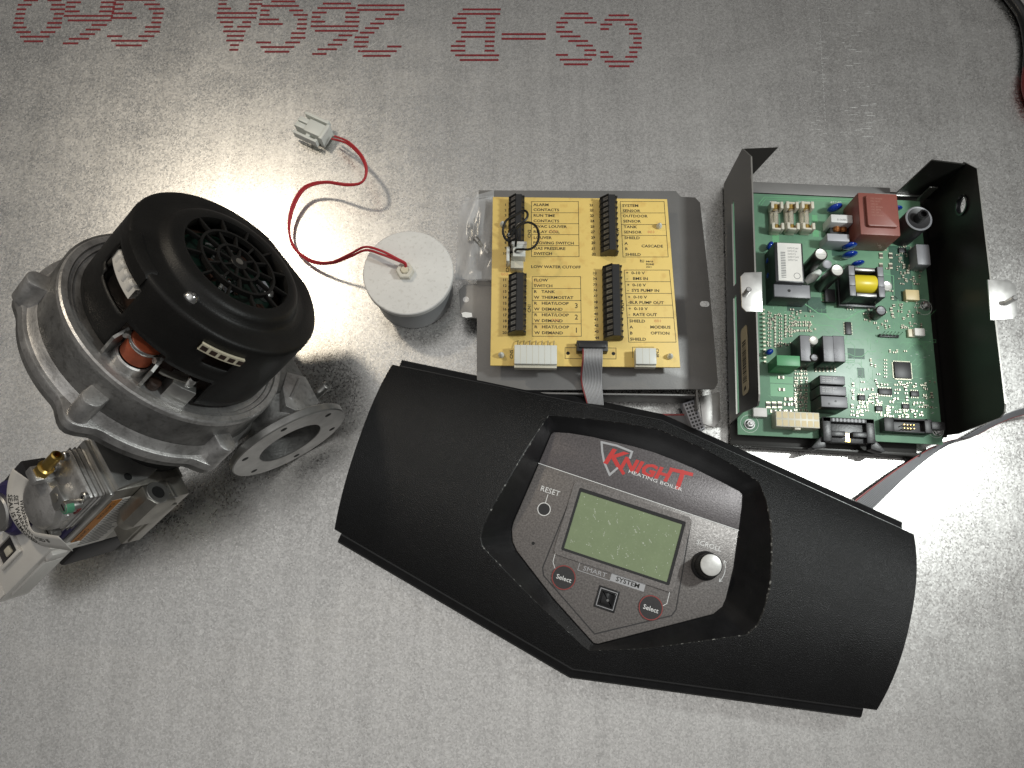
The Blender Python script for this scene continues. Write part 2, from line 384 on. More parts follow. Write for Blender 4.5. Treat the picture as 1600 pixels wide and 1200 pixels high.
def sheet_print():
    mb = MB()
    # letters stand upside down to the camera: tops at the near side. (glyph, px of its left edge as read, px of its right edge)
    base = [('C', 1003, 938), ('S', 932, 868), ('-', 852, 782), ('B', 779, 703), ('2', 626, 551), ('6', 556, 480), ('G', 474, 398),
            ('A', 400, 330), ('G', 246, 164), ('6', 168, 90), ('0', 90, 14)]
    for g, xa, xb in base:
        ytop = 66+0.0425*((xa+xb)/2-50)                  # photograph row of the letter's top
        A, Bp = at(xa, ytop), at(xb, ytop)
        u = (Bp-A); wid = u.length; u.normalize(); v = Vector((-u.y, u.x, 0)); v = v if v.y > 0 else -v
        v = (v + u*(-0.03)).normalized()
        pitch = 64.0/12
        for r, runs in enumerate(GL[g]):
            for run in runs.split():
                a, b = [int(k) for k in run.split('-')]
                p = A+u*(wid*a/10)+v*(pitch*r)+u*random.uniform(-.5, .5); q = A+u*(wid*(b+1)/10)+v*(pitch*r)
                for dz, hh in ((0, 2.3),):
                    k0, k1 = v*dz, v*(dz+hh)
                    mb.add([(p+k0)[:2]+(0.08,), (q+k0)[:2]+(0.08,), (q+k1)[:2]+(0.08,), (p+k1)[:2]+(0.08,)], [(0, 1, 2, 3)])
    mb.build('printed_lettering', 'red_ink', sheet, flat=True)
    sc = MB()
    def scr(x, y, ang, ln, wd=0.25):
        p = at(x, y); sc.line([p, p+Vector((cos(ang), sin(ang), 0))*ln], wd, 0.05)
    for i in range(46):
        x = random.choice((1318, 1330, 1345, 1358))+random.uniform(-10, 10); scr(x, random.uniform(3, 215), random.uniform(-.03, .06), random.uniform(1.5, 11), random.uniform(.15, .4))
    for i in range(50):
        scr(1282+random.uniform(-18, 6), random.uniform(0, 232), random.uniform(-.1, .1), random.uniform(.8, 6), random.uniform(.12, .3))
    for i in range(30): scr(1279+i*0.35, 12+i*6, -1.5, 2.4, .22)
    for i in range(26):
        x = random.uniform(525, 580); scr(x, 240-(x-525)*1.1+random.uniform(-25, 25), .72+random.uniform(-.1, .1), random.uniform(2, 16), random.uniform(.12, .35))
    for i in range(14):
        x = random.uniform(560, 640); scr(x, 90-(x-560)*.7+random.uniform(-8, 8), .75, random.uniform(3, 12), .2)
    for i in range(30): scr(random.uniform(20, 1580), random.uniform(20, 1180), random.uniform(0, 3.1), random.uniform(1.5, 14), random.uniform(.08, .2))
    s = sc.build('scratches', 'scratch', sheet, flat=True); s['kind'] = 'stuff'
sheet_print()

# ================================================================== black display cover
CC = Vector((86, 41, 0)); CANG = -math.degrees(atan2(.3103, .9506))
cover = thing('display_cover', 'black arched plastic cover with the display panel and its green screen', 'control panel', CC, rotz(CANG))
_ca, _sa = cos(radians(CANG)), sin(radians(CANG))
def cl(p):                                              # world -> cover frame
    d = Vector(p)-CC; return Vector((d.x*_ca+d.y*_sa, -d.x*_sa+d.y*_ca, d.z))
def cpx(px, py, z): return cl(at(px, py, z))
ZE, ZT, ZP = 30.0, 52.0, 27.0
HEXPX = [(612, 569), (1035, 657), (1429, 835), (1371, 1110), (896, 1045), (522, 827)]
HEX = [cpx(x, y, ZE) for x, y in HEXPX]
UL, UM, UR, LR, LM, LL = HEX
def edge_y(a, pts):
    for p, q in zip(pts[:-1], pts[1:]):
        if p.x <= a <= q.x: return p.y+(q.y-p.y)*(a-p.x)/(q.x-p.x)
    return pts[0].y if a < pts[0].x else pts[-1].y
def arch(a, p):
    t, b = edge_y(a, [UL, UM, UR]), edge_y(a, [LL, LM, LR]); mid = (t+b)/2
    s = abs(p-mid)/((t-b)/2)
    return ZE+(ZT-ZE)*max(0, 1-min(1, s)**2.3)
def on_arch(px, py):
    z = 45
    for _ in range(12): q = cpx(px, py, z); z = arch(q.x, q.y)
    return Vector((q.x, q.y, z))
RIM = [on_arch(740+x*.3125, 640+y*.3125) for x, y in [(375,30),(560,44),(750,68),(930,100),(1150,195),(1300,278),(1425,360),(1462,450),(1484,560),(1490,690),(1482,880),(1452,1000),(1420,1075),(1366,1125),(1100,1163),(840,1196),(580,1206),(545,1180),(300,950),(150,795),(45,685),(36,640),(48,585),(100,480),(190,330),(270,195),(330,98)]]
PAN = [cpx(740+x*.3125, 640+y*.3125, ZP) for x, y in [(402,112),(480,117),(590,135),(700,160),(800,183),(900,212),(1000,250),(1100,292),(1250,366),(1330,408),(1344,425),(1342,480),(1300,790),(1262,945),(1245,985),(1200,1022),(900,1100),(622,1172),(600,1168),(400,945),(215,705),(195,660),(190,600),(200,560),(300,330),(370,165),(388,122)]]
ctr = sum(PAN, Vector())/len(PAN)
def sample(loop, angs):
    """points of a convex loop in the directions angs about ctr"""
    out = []; P = [Vector((p.x-ctr.x, p.y-ctr.y, p.z)) for p in loop]; n = len(P)
    for a in angs:
        d = Vector((cos(a), sin(a))); best = None
        for i in range(n):
            p, q = P[i], P[(i+1) % n]; e = (q-p)
            den = d.x*e.y-d.y*e.x
            if abs(den) < 1e-9: continue
            t = (p.x*e.y-p.y*e.x)/den; k = (p.x*d.y-p.y*d.x)/den
            if t > 0 and -1e-6 <= k <= 1+1e-6:
                if best is None or t > best[0]: best = (t, p.z+e.z*k)
        out.append(Vector((ctr.x+d.x*best[0], ctr.y+d.y*best[0], best[1])))
    return out
def build_cover():
    angs = sorted([2*pi*i/220 for i in range(220)] + [atan2(p.y-ctr.y, p.x-ctr.x) % (2*pi) for p in HEX+RIM+PAN])
    hexo = sample(HEX, angs); rim = sample(RIM, angs); pan = sample(PAN, angs)
    for p in rim: p.z = arch(p.x, p.y)
    mb = MB(); rows = []
    # open end walls / skirt below the edge, then the arched top out to the rim of the pocket
    skirt = [Vector((p.x*.992, p.y*.985, 3)) for p in hexo]
    def edge(p): return Vector((p.x, p.y, arch(p.x, p.y)))
    top0 = [edge(p) for p in hexo]
    rows.append(skirt); rows.append([Vector((p.x, p.y, q.z-3.2)) for p, q in zip(hexo, top0)])
    rows.append([Vector((p.x, p.y, p.z-1.0)) for p in top0])
    K = 22
    for k in range(0, K+1):
        t = (k/K); t = t*.985+.006 if k < K else 0.992
        r = []
        for h, q in zip(hexo, rim):
            x, y = h.x+(q.x-h.x)*t, h.y+(q.y-h.y)*t; r.append(Vector((x, y, arch(x, y))))
        rows.append(r)
    mb.grid([[tuple(v) for v in r] for r in rows], closed=True)
    mb.build('shell', 'black_texture', cover, sharp=38)
    # worn edge of the pocket, pocket wall
    e0 = rows[-1]; e1 = [Vector((q.x, q.y, q.z-.25)) for q in rim]; e2 = [q+(p-q)*.02+Vector((0, 0, -.5)) for q, p in zip(rim, pan)]
    MB().grid([[tuple(v) for v in r] for r in (e0, e1, e2)], closed=True).build('pocket_edge', 'edge_wear', cover, sharp=60)
    wall = [e2] + [[e+(p-e)*t+Vector((0, 0, -1.5*sin(pi*t))) for e, p in zip(e2, pan)] for t in (.25, .5, .75)] + [[Vector((p.x, p.y, ZP-1.2)) for p in pan]]
    MB().grid([[tuple(v) for v in r] for r in wall], closed=True).build('pocket_wall', 'black_smooth', cover, sharp=40)
    # lips along the two long sides
    def lip(pts, out):
        mb = MB(); P = [Vector(p) for p in pts]
        d0, d1 = (P[1]-P[0]).normalized(), (P[2]-P[1]).normalized()
        P[0] = P[0]+d0*6; P[2] = P[2]-d1*9
        nn = []
        for d in (d0, d1):
            k = Vector((-d.y, d.x, 0)); nn.append(k if k.y*out > 0 else -k)
        N = [nn[0], (nn[0]+nn[1])/(1+nn[0].dot(nn[1])), nn[1]]
        rows = []
        for off, z in ((-3, 27.0), (1.2, 26.8), (6.4, 24.0), (7.6, 21.5), (7.0, 2.0), (0, 0.5), (-6, 1.0), (-6, 26)):
            rows.append([tuple(Vector((p.x+n.x*off, p.y+n.y*off, z))) for p, n in zip(P, N)])
        mb.grid(rows)
        n = len(rows); mb.f.append(tuple(i*3 for i in range(n))); mb.m.append(0); mb.f.append(tuple(i*3+2 for i in range(n))[::-1]); mb.m.append(0)
        return mb.build('side_lip', 'black_smooth', cover, sharp=25)
    lip([UL, UM, UR], 1); lip([LL, LM, LR], -1)
    # face plate: upper dark strip and main grey field, split along the white line
    A, Bq = cpx(841.6, 723.8, ZP), cpx(1154, 828.5, ZP)
    dirn = (Bq-A).normalized(); side = lambda p: dirn.x*(p.y-A.y)-dirn.y*(p.x-A.x)
    n = len(PAN); up, dn = [], []
    for i in range(n):
        p, q = PAN[i], PAN[(i+1) % n]
        (up if side(p) > 0 else dn).append((p.x, p.y))
        if side(p)*side(q) < 0:
            t = side(p)/(side(p)-side(q)); r = p+(q-p)*t; up.append((r.x, r.y)); dn.append((r.x, r.y))
    plate = MB().prism(dn, ZP-1.5, ZP, .8).build('face_plate', 'panel_grey', cover)
    MB().prism(up, ZP-1.5, ZP, .5).build('logo_strip', 'panel_dark', cover)
    z1 = ZP+.06
    pr = MB(); pr.line([A, Bq], .55, z1)
    def T(mb, txt, px, py, size, z=z1, align='CENTER', ang=0.0, xs=1.0, shear=0, mi=0, bold=0):
        o = cpx(px, py, z); c_, s_ = cos(radians(ang)), sin(radians(ang))
        mb.text(txt, size, lambda x, y: (o.x+x*c_-y*s_, o.y+x*s_+y*c_, z), align, xs, shear, mi, bold)
    def arc(mb, c, r, a0, a1, wd, z, n=20, mi=0):
        mb.line([(c.x+r*cos(a0+(a1-a0)*i/n), c.y+r*sin(a0+(a1-a0)*i/n)) for i in range(n+1)], wd, z, mi)
    T(pr, 'RESET', 858.5, 771, 6.0); T(pr, 'SCROLL', 1107, 856, 5.6)
    rc = cpx(850, 795.6, ZP); arc(pr, rc, 5.0, 0, 2*pi, .6, z1); pr.line([cpx(852.5, 785, ZP), cpx(856, 773, ZP)], .5, z1)
    kc = cpx(1102, 884, ZP); arc(pr, kc, 15.5, -.50, .12, .5, z1, 8); arc(pr, kc, 15.5, .20, .55, .5, z1, 6)
    for a, s in ((.58, 1), (-.56, -1)):
        e = Vector((kc.x+15.5*cos(a), kc.y+15.5*sin(a))); t = Vector((-sin(a), cos(a)))*s; nrm = Vector((cos(a), sin(a)))
        pr.line([e-t*2+nrm*1.2, e, e-t*2-nrm*1.2], .4, z1)
    s1, s2 = cpx(880.6, 902.5, ZP), cpx(1016.5, 949.5, ZP)
    # brackets from the select buttons to the screen
    pr.line([cpx(868, 891, ZP), cpx(864, 878, ZP), cpx(873, 843, ZP), cpx(880, 839, ZP)], .45, z1)
    pr.line([cpx(1035, 947, ZP), cpx(1042, 943, ZP), cpx(1052, 902, ZP), cpx(1049, 897, ZP)], .45, z1)
    T(pr, 'Select', 880, 907, 5.0, z1+.9, bold=.05); T(pr, 'Select', 1016, 954.5, 5.0, z1+.9, bold=.05)
    pr.build('printed_marks', 'print_white', plate, flat=True)
    for s in (s1, s2):
        b = MB().cyl(9.3, ZP-.3, ZP+.9, (s.x, s.y, 0), n=40, b=.4).build('select_button', 'button_black', cover)
        r = MB(); arc(r, s, 8.9, 0, 2*pi, .75, ZP+1.0, 40); r.build('button_ring', 'ring_red', b, flat=True)
    MB().cyl(4.4, ZP-.6, ZP+.25, (rc.x, rc.y, 0), n=28, b=.2).build('reset_button', 'chip_black', cover)
    h = cpx(833, 849, ZP); MB().cyl(1.3, ZP-.6, ZP+.1, (h.x, h.y, 0), n=14).build('pin_hole', 'dark_void', cover)
    # smart system plates
    sm = MB(); a, b = cpx(904, 885, ZP), cpx(954, 901, ZP)
    def frame(p, w_, hh):
        c = cpx(*p, ZP); return c, [(c.x-w_/2, c.y-hh/2), (c.x+w_/2, c.y-hh/2), (c.x+w_/2, c.y+hh/2), (c.x-w_/2, c.y+hh/2), (c.x-w_/2, c.y-hh/2)]
    c1, f1 = frame((929.5, 893), 26, 6.2); c2, f2 = frame((981, 909.8), 27, 6.2)
    sm.line(f1, .45, z1); sm.text('SMART', 5.0, lambda x, y: (c1.x+x, c1.y+y-1.8, z1), 'CENTER', 1.22)
    sm.add([(*p, z1) for p in f2[:4]], [(0, 1, 2, 3)])
    sm.build('printed_plate', 'print_silver', plate, flat=True)
    MB().text('SYSTEM', 5.0, lambda x, y: (c2.x+x, c2.y+y-1.8, z1+.06), 'CENTER', 1.12, bold=.1).build('printed_plate', 'print_black', plate, flat=True)
    # logo: shield outline, red name, small line under it
    sh = MB(); q = [cpx(740+x*.3125, 640+y*.3125, ZP) for x, y in [(782, 240), (792, 211), (715, 180), (640, 163), (643, 210), (652, 260), (680, 326), (728, 285)]]
    sh.line(q, 1.7, z1); sh.build('shield_emblem', 'print_silver', cover, flat=True)
    lg = MB()
    T(lg, 'K', 941, 722, 18.5, z1+.06, 'LEFT', 1.5, 1.25, .25, 0, .55); T(lg, 'NIGH', 967, 730, 13.8, z1+.06, 'LEFT', 1.5, 1.17, .22, 0, .6)
    lg.line([cpx(1049, 733.5, ZP), cpx(1080, 741, ZP)], 2.9, z1+.06); lg.line([cpx(1067, 738, ZP), cpx(1059, 761, ZP)], 3.6, z1+.06)
    kb = cpx(952, 722, ZP); lg.line([(kb.x+2, kb.y+4.5), (kb.x+13, kb.y-5)], 2.6, z1+.06)
    lg.build('logo_lettering', 'print_red', cover, flat=True)
    lw = MB(); T(lw, 'HEATING BOILER', 981, 738.5, 3.9, z1+.12, 'LEFT', -1.5, 1.48); lw.build('logo_lettering', 'print_white', cover, flat=True)
    # screen with its bezel
    L4 = [cpx(*p, ZP) for p in [(881, 857), (1041.5, 909), (1066.5, 820), (908, 767.5)]]
    x0 = (L4[0].x+L4[3].x)/2; x1 = (L4[1].x+L4[2].x)/2; y0 = (L4[0].y+L4[1].y)/2; y1 = (L4[2].y+L4[3].y)/2
    def frame_mb(mb, a, b, z0, zt, bb):
        n = len(a); vs = [(*p, z0) for p in a]+[(*p, zt) for p in a]+[(*p, zt) for p in b]+[(*p, z0) for p in b]; fs = []
        for k in range(3):
            for i in range(n): j = (i+1) % n; fs.append((k*n+i, k*n+j, k*n+n+j, k*n+n+i))
        mb.add(vs, fs)
    bz = MB(); frame_mb(bz, rrect(x0-7, x1+6.5, y0-6.5, y1+7, 4), rrect(x0-2, x1+2.2, y0-2, y1+2.6, 1.2), ZP-.5, ZP+1.1, 0)
    bz.build('screen_bezel', 'panel_grey', cover, sharp=50)
    dk = MB(); frame_mb(dk, rrect(x0-2.3, x1+2.5, y0-2.2, y1+2.9, 1.2), rrect(x0, x1, y0, y1, .6), ZP-.4, ZP+.7, 0)
    dk.build('screen_seal', 'gloss_black', cover, sharp=50)
    lcd = MB().box(x0-.2, x1+.2, y0-.2, y1+.2, ZP-.6, ZP+.2).build('screen', 'lcd_green', cover)
    du = MB()
    for i in range(95):
        x, y = random.uniform(x0+1, x1-1), random.uniform(y0+1, y1-1); r = random.uniform(.12, .40)
        du.add([(*p, ZP+.24) for p in circle(x, y, r, 6)], [tuple(range(6))])
    for i in range(16):
        x, y = random.uniform(x0+4, x1-4), random.uniform(y0+4, y1-4); a = random.uniform(1.6, 2.6)
        for k in range(9):
            q = (x+cos(a)*k*.42+random.uniform(-.35, .35), y+sin(a)*k*.42+random.uniform(-.35, .35))
            du.add([(*p, ZP+.24) for p in circle(*q, random.uniform(.12, .38), 6)], [tuple(range(6))])
    d = du.build('dust_specks', 'dust', lcd, flat=True); d['kind'] = 'stuff'
    # groove round the screen field, its shadow painted as a flat dark pentagon line
    rg = MB(); q = [cpx(740+x*.3125, 640+y*.3125, ZP) for x, y in [(500, 405), (345, 790), (350, 830), (605, 1122), (990, 1030), (1012, 1000), (1082, 590)]]
    rg.line([(p.x, p.y) for p in q], .9, ZP+.12); rg.build('groove_shadow', 'button_black', plate, flat=True)
    # square sensor window
    s = cpx(948, 936, ZP)
    sw = MB().box(s.x-8.3, s.x+8.3, s.y-8.3, s.y+8.3, ZP-.4, ZP+.8, .4).build('sensor_frame', 'gloss_black', cover)
    pt = MB(); k = 6.6; pt.line([(s.x-k, s.y-k), (s.x+k, s.y-k), (s.x+k, s.y+k), (s.x-k, s.y+k), (s.x-k, s.y-k)], .5, ZP+.9); pt.build('printed_marks', 'print_silver', sw, flat=True)
    MB().prism(rrect(s.x-5.6, s.x+5.6, s.y-5.6, s.y+5.6, .8), ZP+.5, ZP+3.2, 1.4).build('sensor_window', 'gloss_black', sw)
    MB().cyl(1.0, ZP+3.1, ZP+3.4, (s.x+.6, s.y-.8, 0), n=12).build('sensor_dot', 'print_grey', sw)
    # scroll knob
    kn = MB()
    pr_ = [(0.01, ZP), (11.2, ZP), (11.2, ZP+1.5), (10.2, ZP+2.5), (9.4, ZP+3), (8.8, ZP+17.2), (8.2, ZP+18)]
    kn.lathe(pr_, 48, (kc.x, kc.y, 0))
    for i in range(36):
        a = 2*pi*i/36; ca, sa = cos(a), sin(a)
        kn.tube([(kc.x+9.4*ca, kc.y+9.4*sa, ZP+3.5), (kc.x+8.85*ca, kc.y+8.85*sa, ZP+16.6)], .3, 5)
    ko = kn.build('scroll_knob', 'terminal_black', cover)
    MB().lathe([(8.25, ZP+17.4), (8.0, ZP+18.3), (7.4, ZP+18.6), (0.01, ZP+18.4)], 40, (kc.x, kc.y, 0)).build('knob_cap', 'knob_silver', ko)
build_cover()

# ================================================================== combustion blower, lying tilted on its outlet flange
BC = Vector((-232.31, 179.51, 128.94))                  # centre of the ring round the motor
BR = Matrix(((0.533382710677765, 0.45067243598420087, 0.715819278445409), (-0.8457681620677141, 0.2975336481046492, 0.44288818484820697), (-0.013382824165337788, -0.8416460560649026, 0.5398637016208393)))
blower = thing('blower_fan', 'black motor on a round cast aluminium blower housing with an outlet flange', 'blower', BC, BR)
def build_blower():
    # volute outline: round, growing towards the outlet, then straight along the outlet channel
    def outline(d, lobes=False):
        P = []
        for i in range(0, 119):
            a = 22-2.5*i*292/295.0
            g = 0 if a > -123 else (-123-a)/147.0
            r = 82+12*min(1, g)+d
            if lobes:
                for l, am in ((-126, 5.0), (-61, 9.0), (0, 7.5), (-184, 6.0)):
                    k = max(0, 1-abs(a-l)/11.0); r += am*(k*k*(3-2*k))
            P.append((r*cos(radians(a)), r*sin(radians(a))))
        P += [(30, 94+d), (56, 93.6+d), (60+d*.3, 93+d), (60+d*.3, 48)]
        return P
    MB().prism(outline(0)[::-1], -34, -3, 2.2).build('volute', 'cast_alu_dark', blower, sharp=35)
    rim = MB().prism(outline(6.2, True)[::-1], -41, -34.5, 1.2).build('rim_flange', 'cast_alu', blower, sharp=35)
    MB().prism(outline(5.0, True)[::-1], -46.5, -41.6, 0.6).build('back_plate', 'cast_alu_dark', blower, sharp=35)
    MB().lathe([(86, -35), (84.6, -33.5), (83.4, -30.0), (82.2, -27.5)], 96).build('base_fillet', 'cast_alu', blower)
    MB().lathe([(81.8, -8), (81.4, -1.2), (80.4, 0), (76.5, 0.1), (75.6, -1.2), (73.0, -1.4), (72.2, -2.4), (60, -2.6)], 120).build('motor_seat', 'cast_alu', blower)
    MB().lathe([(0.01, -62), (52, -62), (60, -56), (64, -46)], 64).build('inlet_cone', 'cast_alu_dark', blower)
    MB().lathe([(34, -84), (34, -60)], 48, (38, 2, 0)).build('inlet_neck', 'dark_void', blower)
    # bolt bosses standing on the rim
    for a in (-123, -61, 0):
        ca, sa = cos(radians(a)), sin(radians(a)); rr = 88.5
        P = []
        for i in range(13):
            t = -100+200*i/12; P.append((rr*ca+7.0*cos(radians(a+t)), rr*sa+7.0*sin(radians(a+t))))
        P += [((rr-9)*ca+7*cos(radians(a+90)), (rr-9)*sa+7*sin(radians(a+90))), ((rr-9)*ca+7*cos(radians(a-90)), (rr-9)*sa+7*sin(radians(a-90)))]
        MB().prism(P, -36, -15, 1.2).build('bolt_boss', 'cast_alu', blower)
    # ribbed corner pad of the outlet and its stud
    pad = MB().prism([(44, 76), (58, 62), (74, 55), (79, 62), (79, 84), (74, 92), (50, 93)], -14, -1.2, .9).build('corner_pad', 'cast_alu', blower)
    MB().tube([(52, 84, -1.2), (60, 74, -.4), (68, 64, -.9)], 1.5, 8).build('rib', 'cast_alu', pad)
    MB().cyl(6.5, -34, -8, (66, 98, 0), n=20, b=1).build('stud_boss', 'cast_alu_dark', blower)
    st = MB().cyl(3.6, -10, 9, (65.5, 98, 0), n=20, b=.6).build('stud', 'machined', blower)
    MB().cyl(1.6, 8.6, 9.3, (65.5, 98, 0), n=14).build('stud_tip', 'chrome', st)
    # outlet duct and flange with its bolt holes
    fx, fy, fz, FR = 91.0, 74.3, -31.8, 47.4
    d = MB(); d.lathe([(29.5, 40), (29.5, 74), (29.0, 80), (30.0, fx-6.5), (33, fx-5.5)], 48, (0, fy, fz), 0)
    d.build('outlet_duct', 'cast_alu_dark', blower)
    MB().lathe([(26.4, 60.2), (26.2, fx-.2)], 48, (0, fy, fz), 0).build('outlet_bore', 'cast_alu_dark', blower)
    fl = MB(); fl.lathe([(25.6, fx-.4), (26.2, fx), (FR-.8, fx), (FR, fx-.8), (FR, fx-5.6), (FR-.8, fx-6.4), (30, fx-6.4)], 72, (0, fy, fz), 0)
    flo = fl.build('outlet_flange', 'machined', blower)
    for k in range(6):
        a = radians(18+60*k)
        MB().cyl(2.6, fx-1.5, fx+.1, (0, fy+39.5*cos(a), fz+39.5*sin(a)), 0, 16).build('bolt_hole', 'dark_void', flo)
    MB().cyl(26.2, 60.1, 61, (0, fy, fz), 0, 40).build('bore_shade', 'dark_void', blower)  # dark disc closing the bore, painted in place of its inner shade
    # ---- motor cover: turned shell with openings cut in its side
    R0 = 69.3
    prof = [(R0, 1.5), (R0, 6), (R0, 12), (R0, 18), (R0, 24), (R0, 27.5), (R0-.1, 32), (R0-.2, 37.5), (R0-.3, 42), (R0-.4, 46), (R0-.5, 50.5), (R0-.5, 58.2), (R0-.9, 60.2), (R0-1.9, 61.3), (R0-3.6, 61.8), (58, 62.0), (52.6, 62.6), (50.6, 63.6), (48.8, 67.0), (47.2, 69.0), (45.0, 69.9), (40.2, 70.8), (38.4, 70.4), (38.0, 68.0), (38.0, 63)]
    def hole(ad, z):
        if -113 < ad < -80 and 29 < z < 50 and not (ad < -104 and z < 29+(-104-ad)*.5): return True
        if -75 < ad < -22 and z < 27 - (4 if ad > -50 else 0): return True
        if -43 < ad < -17 and 46 < z < 54: return True
        if -36 < ad < -20 and 37.5 < z <= 46: return True
        return False
    n = 180; mb = MB(); vs = []; fs = []
    def flat(r, z, a):                                   # one flattened side of the cover
        dd = abs(((math.degrees(a)-103+180) % 360)-180)
        if r > 55 and dd < 40: r = min(r, (r-3.8)/cos(radians(dd)))
        return r
    for r, z in prof:
        for i in range(n): a = 2*pi*i/n; q = flat(r, z, a); vs.append((q*cos(a), q*sin(a), z))
    for k in range(len(prof)-1):
        zc = (prof[k][1]+prof[k+1][1])/2
        for i in range(n):
            ad = math.degrees(2*pi*(i+.5)/n); ad = ad-360 if ad > 180 else ad
            if k < 12 and hole(ad, zc): continue
            j = (i+1) % n; fs.append((k*n+i, k*n+j, (k+1)*n+j, (k+1)*n+i))
    mb.add(vs, fs)
    mc = mb.build('motor_cover', 'cover_black', blower, sharp=50, recalc=False)
    so = mc.modifiers.new('thickness', 'SOLIDIFY'); so.thickness = 0.0018; so.offset = -1
    # raised pad on the shoulder over the side opening
    sp = MB(); rows = []
    for r, z in ((61, 61.6), (62, 62.9), (66.4, 62.2), (69.4, 60.4), (69.9, 54), (69.0, 51.5)):
        rows.append([(r*cos(radians(a)), r*sin(radians(a)), z-(1.2 if abs(a+98) > 15.5 else 0)) for a in range(-114, -81, 2)])
    sp.grid(rows); sp.build('shoulder_pad', 'cover_black', mc, sharp=50)
    # screw on the shoulder
    sc = MB().lathe([(0.01, 65.2), (2.4, 65.0), (4.0, 63.8), (4.6, 62.4), (5.6, 62.2), (5.6, 61)], 24, (24.6, -46.0, 0)).build('cover_screw', 'chrome', mc)
    MB().cyl(1.1, 65.0, 65.4, (24.6, -46.0, 0), n=6).build('screw_recess', 'machined', sc)
    # motor inside
    MB().lathe([(0.01, 52), (40, 52), (52, 46), (54, 6), (54, -2)], 48).build('stator', 'motor_brown', blower)
    MB().cyl(37, 54.0, 55.5, n=40).build('motor_board', 'motor_green', blower)
    for i in range(15):
        a, r = 2.4*i, 10+22*((i*.618) % 1); x, y = r*cos(a), r*sin(a)
        if i % 3 == 0: MB().cyl(4.2, 55, 63, (x, y, 0), n=18, b=1).build('motor_capacitor', 'machined' if i % 2 else 'motor_green', blower)
        elif i % 3 == 1: MB().tube([(x-6, y, 57), (x, y+4, 61), (x+7, y-2, 58)], 1.3, 8).build('winding', 'winding_brown' if i % 2 else 'machined', blower)
        else: MB().box(x-3, x+4, y-3, y+3, 55, 59.5, .5).build('motor_component', 'film_grey' if i % 2 else 'winding_brown', blower)
    # grille: rings and spokes
    g = MB().lathe([(0.01, 71.0), (3.2, 71.2), (5.6, 71.0), (6.0, 70.4), (6.0, 67), (0.01, 67)], 24).build('grille_hub', 'cover_black', blower)
    MB().cyl(2.6, 71.0, 71.5, n=20).build('hub_disc', 'zinc_warm', g)
    for r, z in ((15.0, 70.6), (27.0, 70.8)):
        MB().lathe([(r-.9, z), (r+.9, z), (r+.9, z-3.6), (r-.9, z-3.6), (r-.9, z)], 64).build('grille_ring', 'cover_black', g, sharp=30)
    def spokes(k, r0, r1, a0):
        src = MB().box(r0, r1, -.75, .75, 67.2, 70.4, .25).build('grille_spoke', 'cover_black', g)
        src.rotation_euler = (0, 0, a0)
        for i in range(1, k): share(src, 'grille_spoke', g, rz=a0+2*pi*i/k)
    spokes(8, 5.6, 15.0, .15); spokes(12, 14.8, 27.2, .05); spokes(12, 26.8, 38.4, .31)
    # white plug in the upper side opening
    def polar(a, r): return r*cos(radians(a)), r*sin(radians(a))
    wp = thing_part = MB()
    for i, a in enumerate((-108, -101.5, -95, -88.5)):
        x, y = polar(a, 64.5); wp.cyl(3.6, 39, 46.5, (x, y, 0), n=14, b=1.2)
    rows = []
    for r, z in ((58, 36.5), (66.8, 36.5), (66.8, 45), (58, 45), (58, 36.5)): rows.append([(*polar(a, r), z) for a in range(-112, -83, 2)])
    wp.grid(rows); wp.build('side_plug', 'white_plastic', blower)
    # five-way socket
    so_ = MB(); rows = []
    for r, z in ((62, 46.8), (70.6, 46.8), (70.6, 52.8), (62, 52.8), (62, 46.8)): rows.append([(*polar(a, r), z) for a in range(-42, -17, 1)])
    so_.grid(rows); sk = so_.build('socket', 'ivory', blower)
    for i in range(5):
        a = -39.5+i*5.0; c0 = MB(); rows = []
        for z in (48.0, 51.6): rows.append([(*polar(t, 70.75), z) for t in (a-1.7, a, a+1.7)])
        c0.grid(rows); c0.build('socket_cavity', 'motor_brown', sk, flat=True)
    # orange capacitor with its clips
    cx, cy = polar(-63, 58.5)
    ob = MB().cyl(10.5, 4, 19, (cx, cy, 0), n=28, b=1.4).build('motor_suppressor', 'orange_brown', blower)
    MB().lathe([(12.2, -2.6), (12.2, 3.6), (11.0, 4.4), (11, -2.6)], 32, (cx, cy, 0)).build('suppressor_cup', 'cast_alu', ob)
    MB().lathe([(10.7, 16.2), (11.0, 17.0), (11.0, 18.6), (10.7, 19.2)], 28, (cx, cy, 0)).build('suppressor_band', 'chrome', ob)
    for a in (-74.5, -50.5):
        x0, y0 = polar(a, 63); x1, y1 = polar(a, 72)
        d_ = Vector((x1-x0, y1-y0, 0)).normalized(); k = Vector((-d_.y, d_.x, 0))*1.0
        P = [Vector((x0, y0, 0)), Vector((x1, y1, 0))]
        cb = MB(); vs = [P[0]-k+Vector((0, 0, -2.6)), P[1]-k+Vector((0, 0, -2.6)), P[1]-k+Vector((0, 0, 14)), P[0]-k+Vector((0, 0, 20)), P[0]+k+Vector((0, 0, -2.6)), P[1]+k+Vector((0, 0, -2.6)), P[1]+k+Vector((0, 0, 14)), P[0]+k+Vector((0, 0, 20))]
        cb.add(vs, [(0, 1, 2, 3), (4, 5, 6, 7), (0, 1, 5, 4), (1, 2, 6, 5), (2, 3, 7, 6), (3, 0, 4, 7)])
        x2, y2 = polar(a+(2.5 if a < -60 else -2.5), 66); cb.tube([(x0, y0, 17), (x2, y2, 17)], 2.2, 10)
        cb.build('clip', 'machined', blower)
    # earth terminal block
    tx, ty = polar(-32, 63)
    e1 = Vector((cos(radians(-32)), sin(radians(-32)), 0)); e2 = Vector((-e1.y, e1.x, 0))
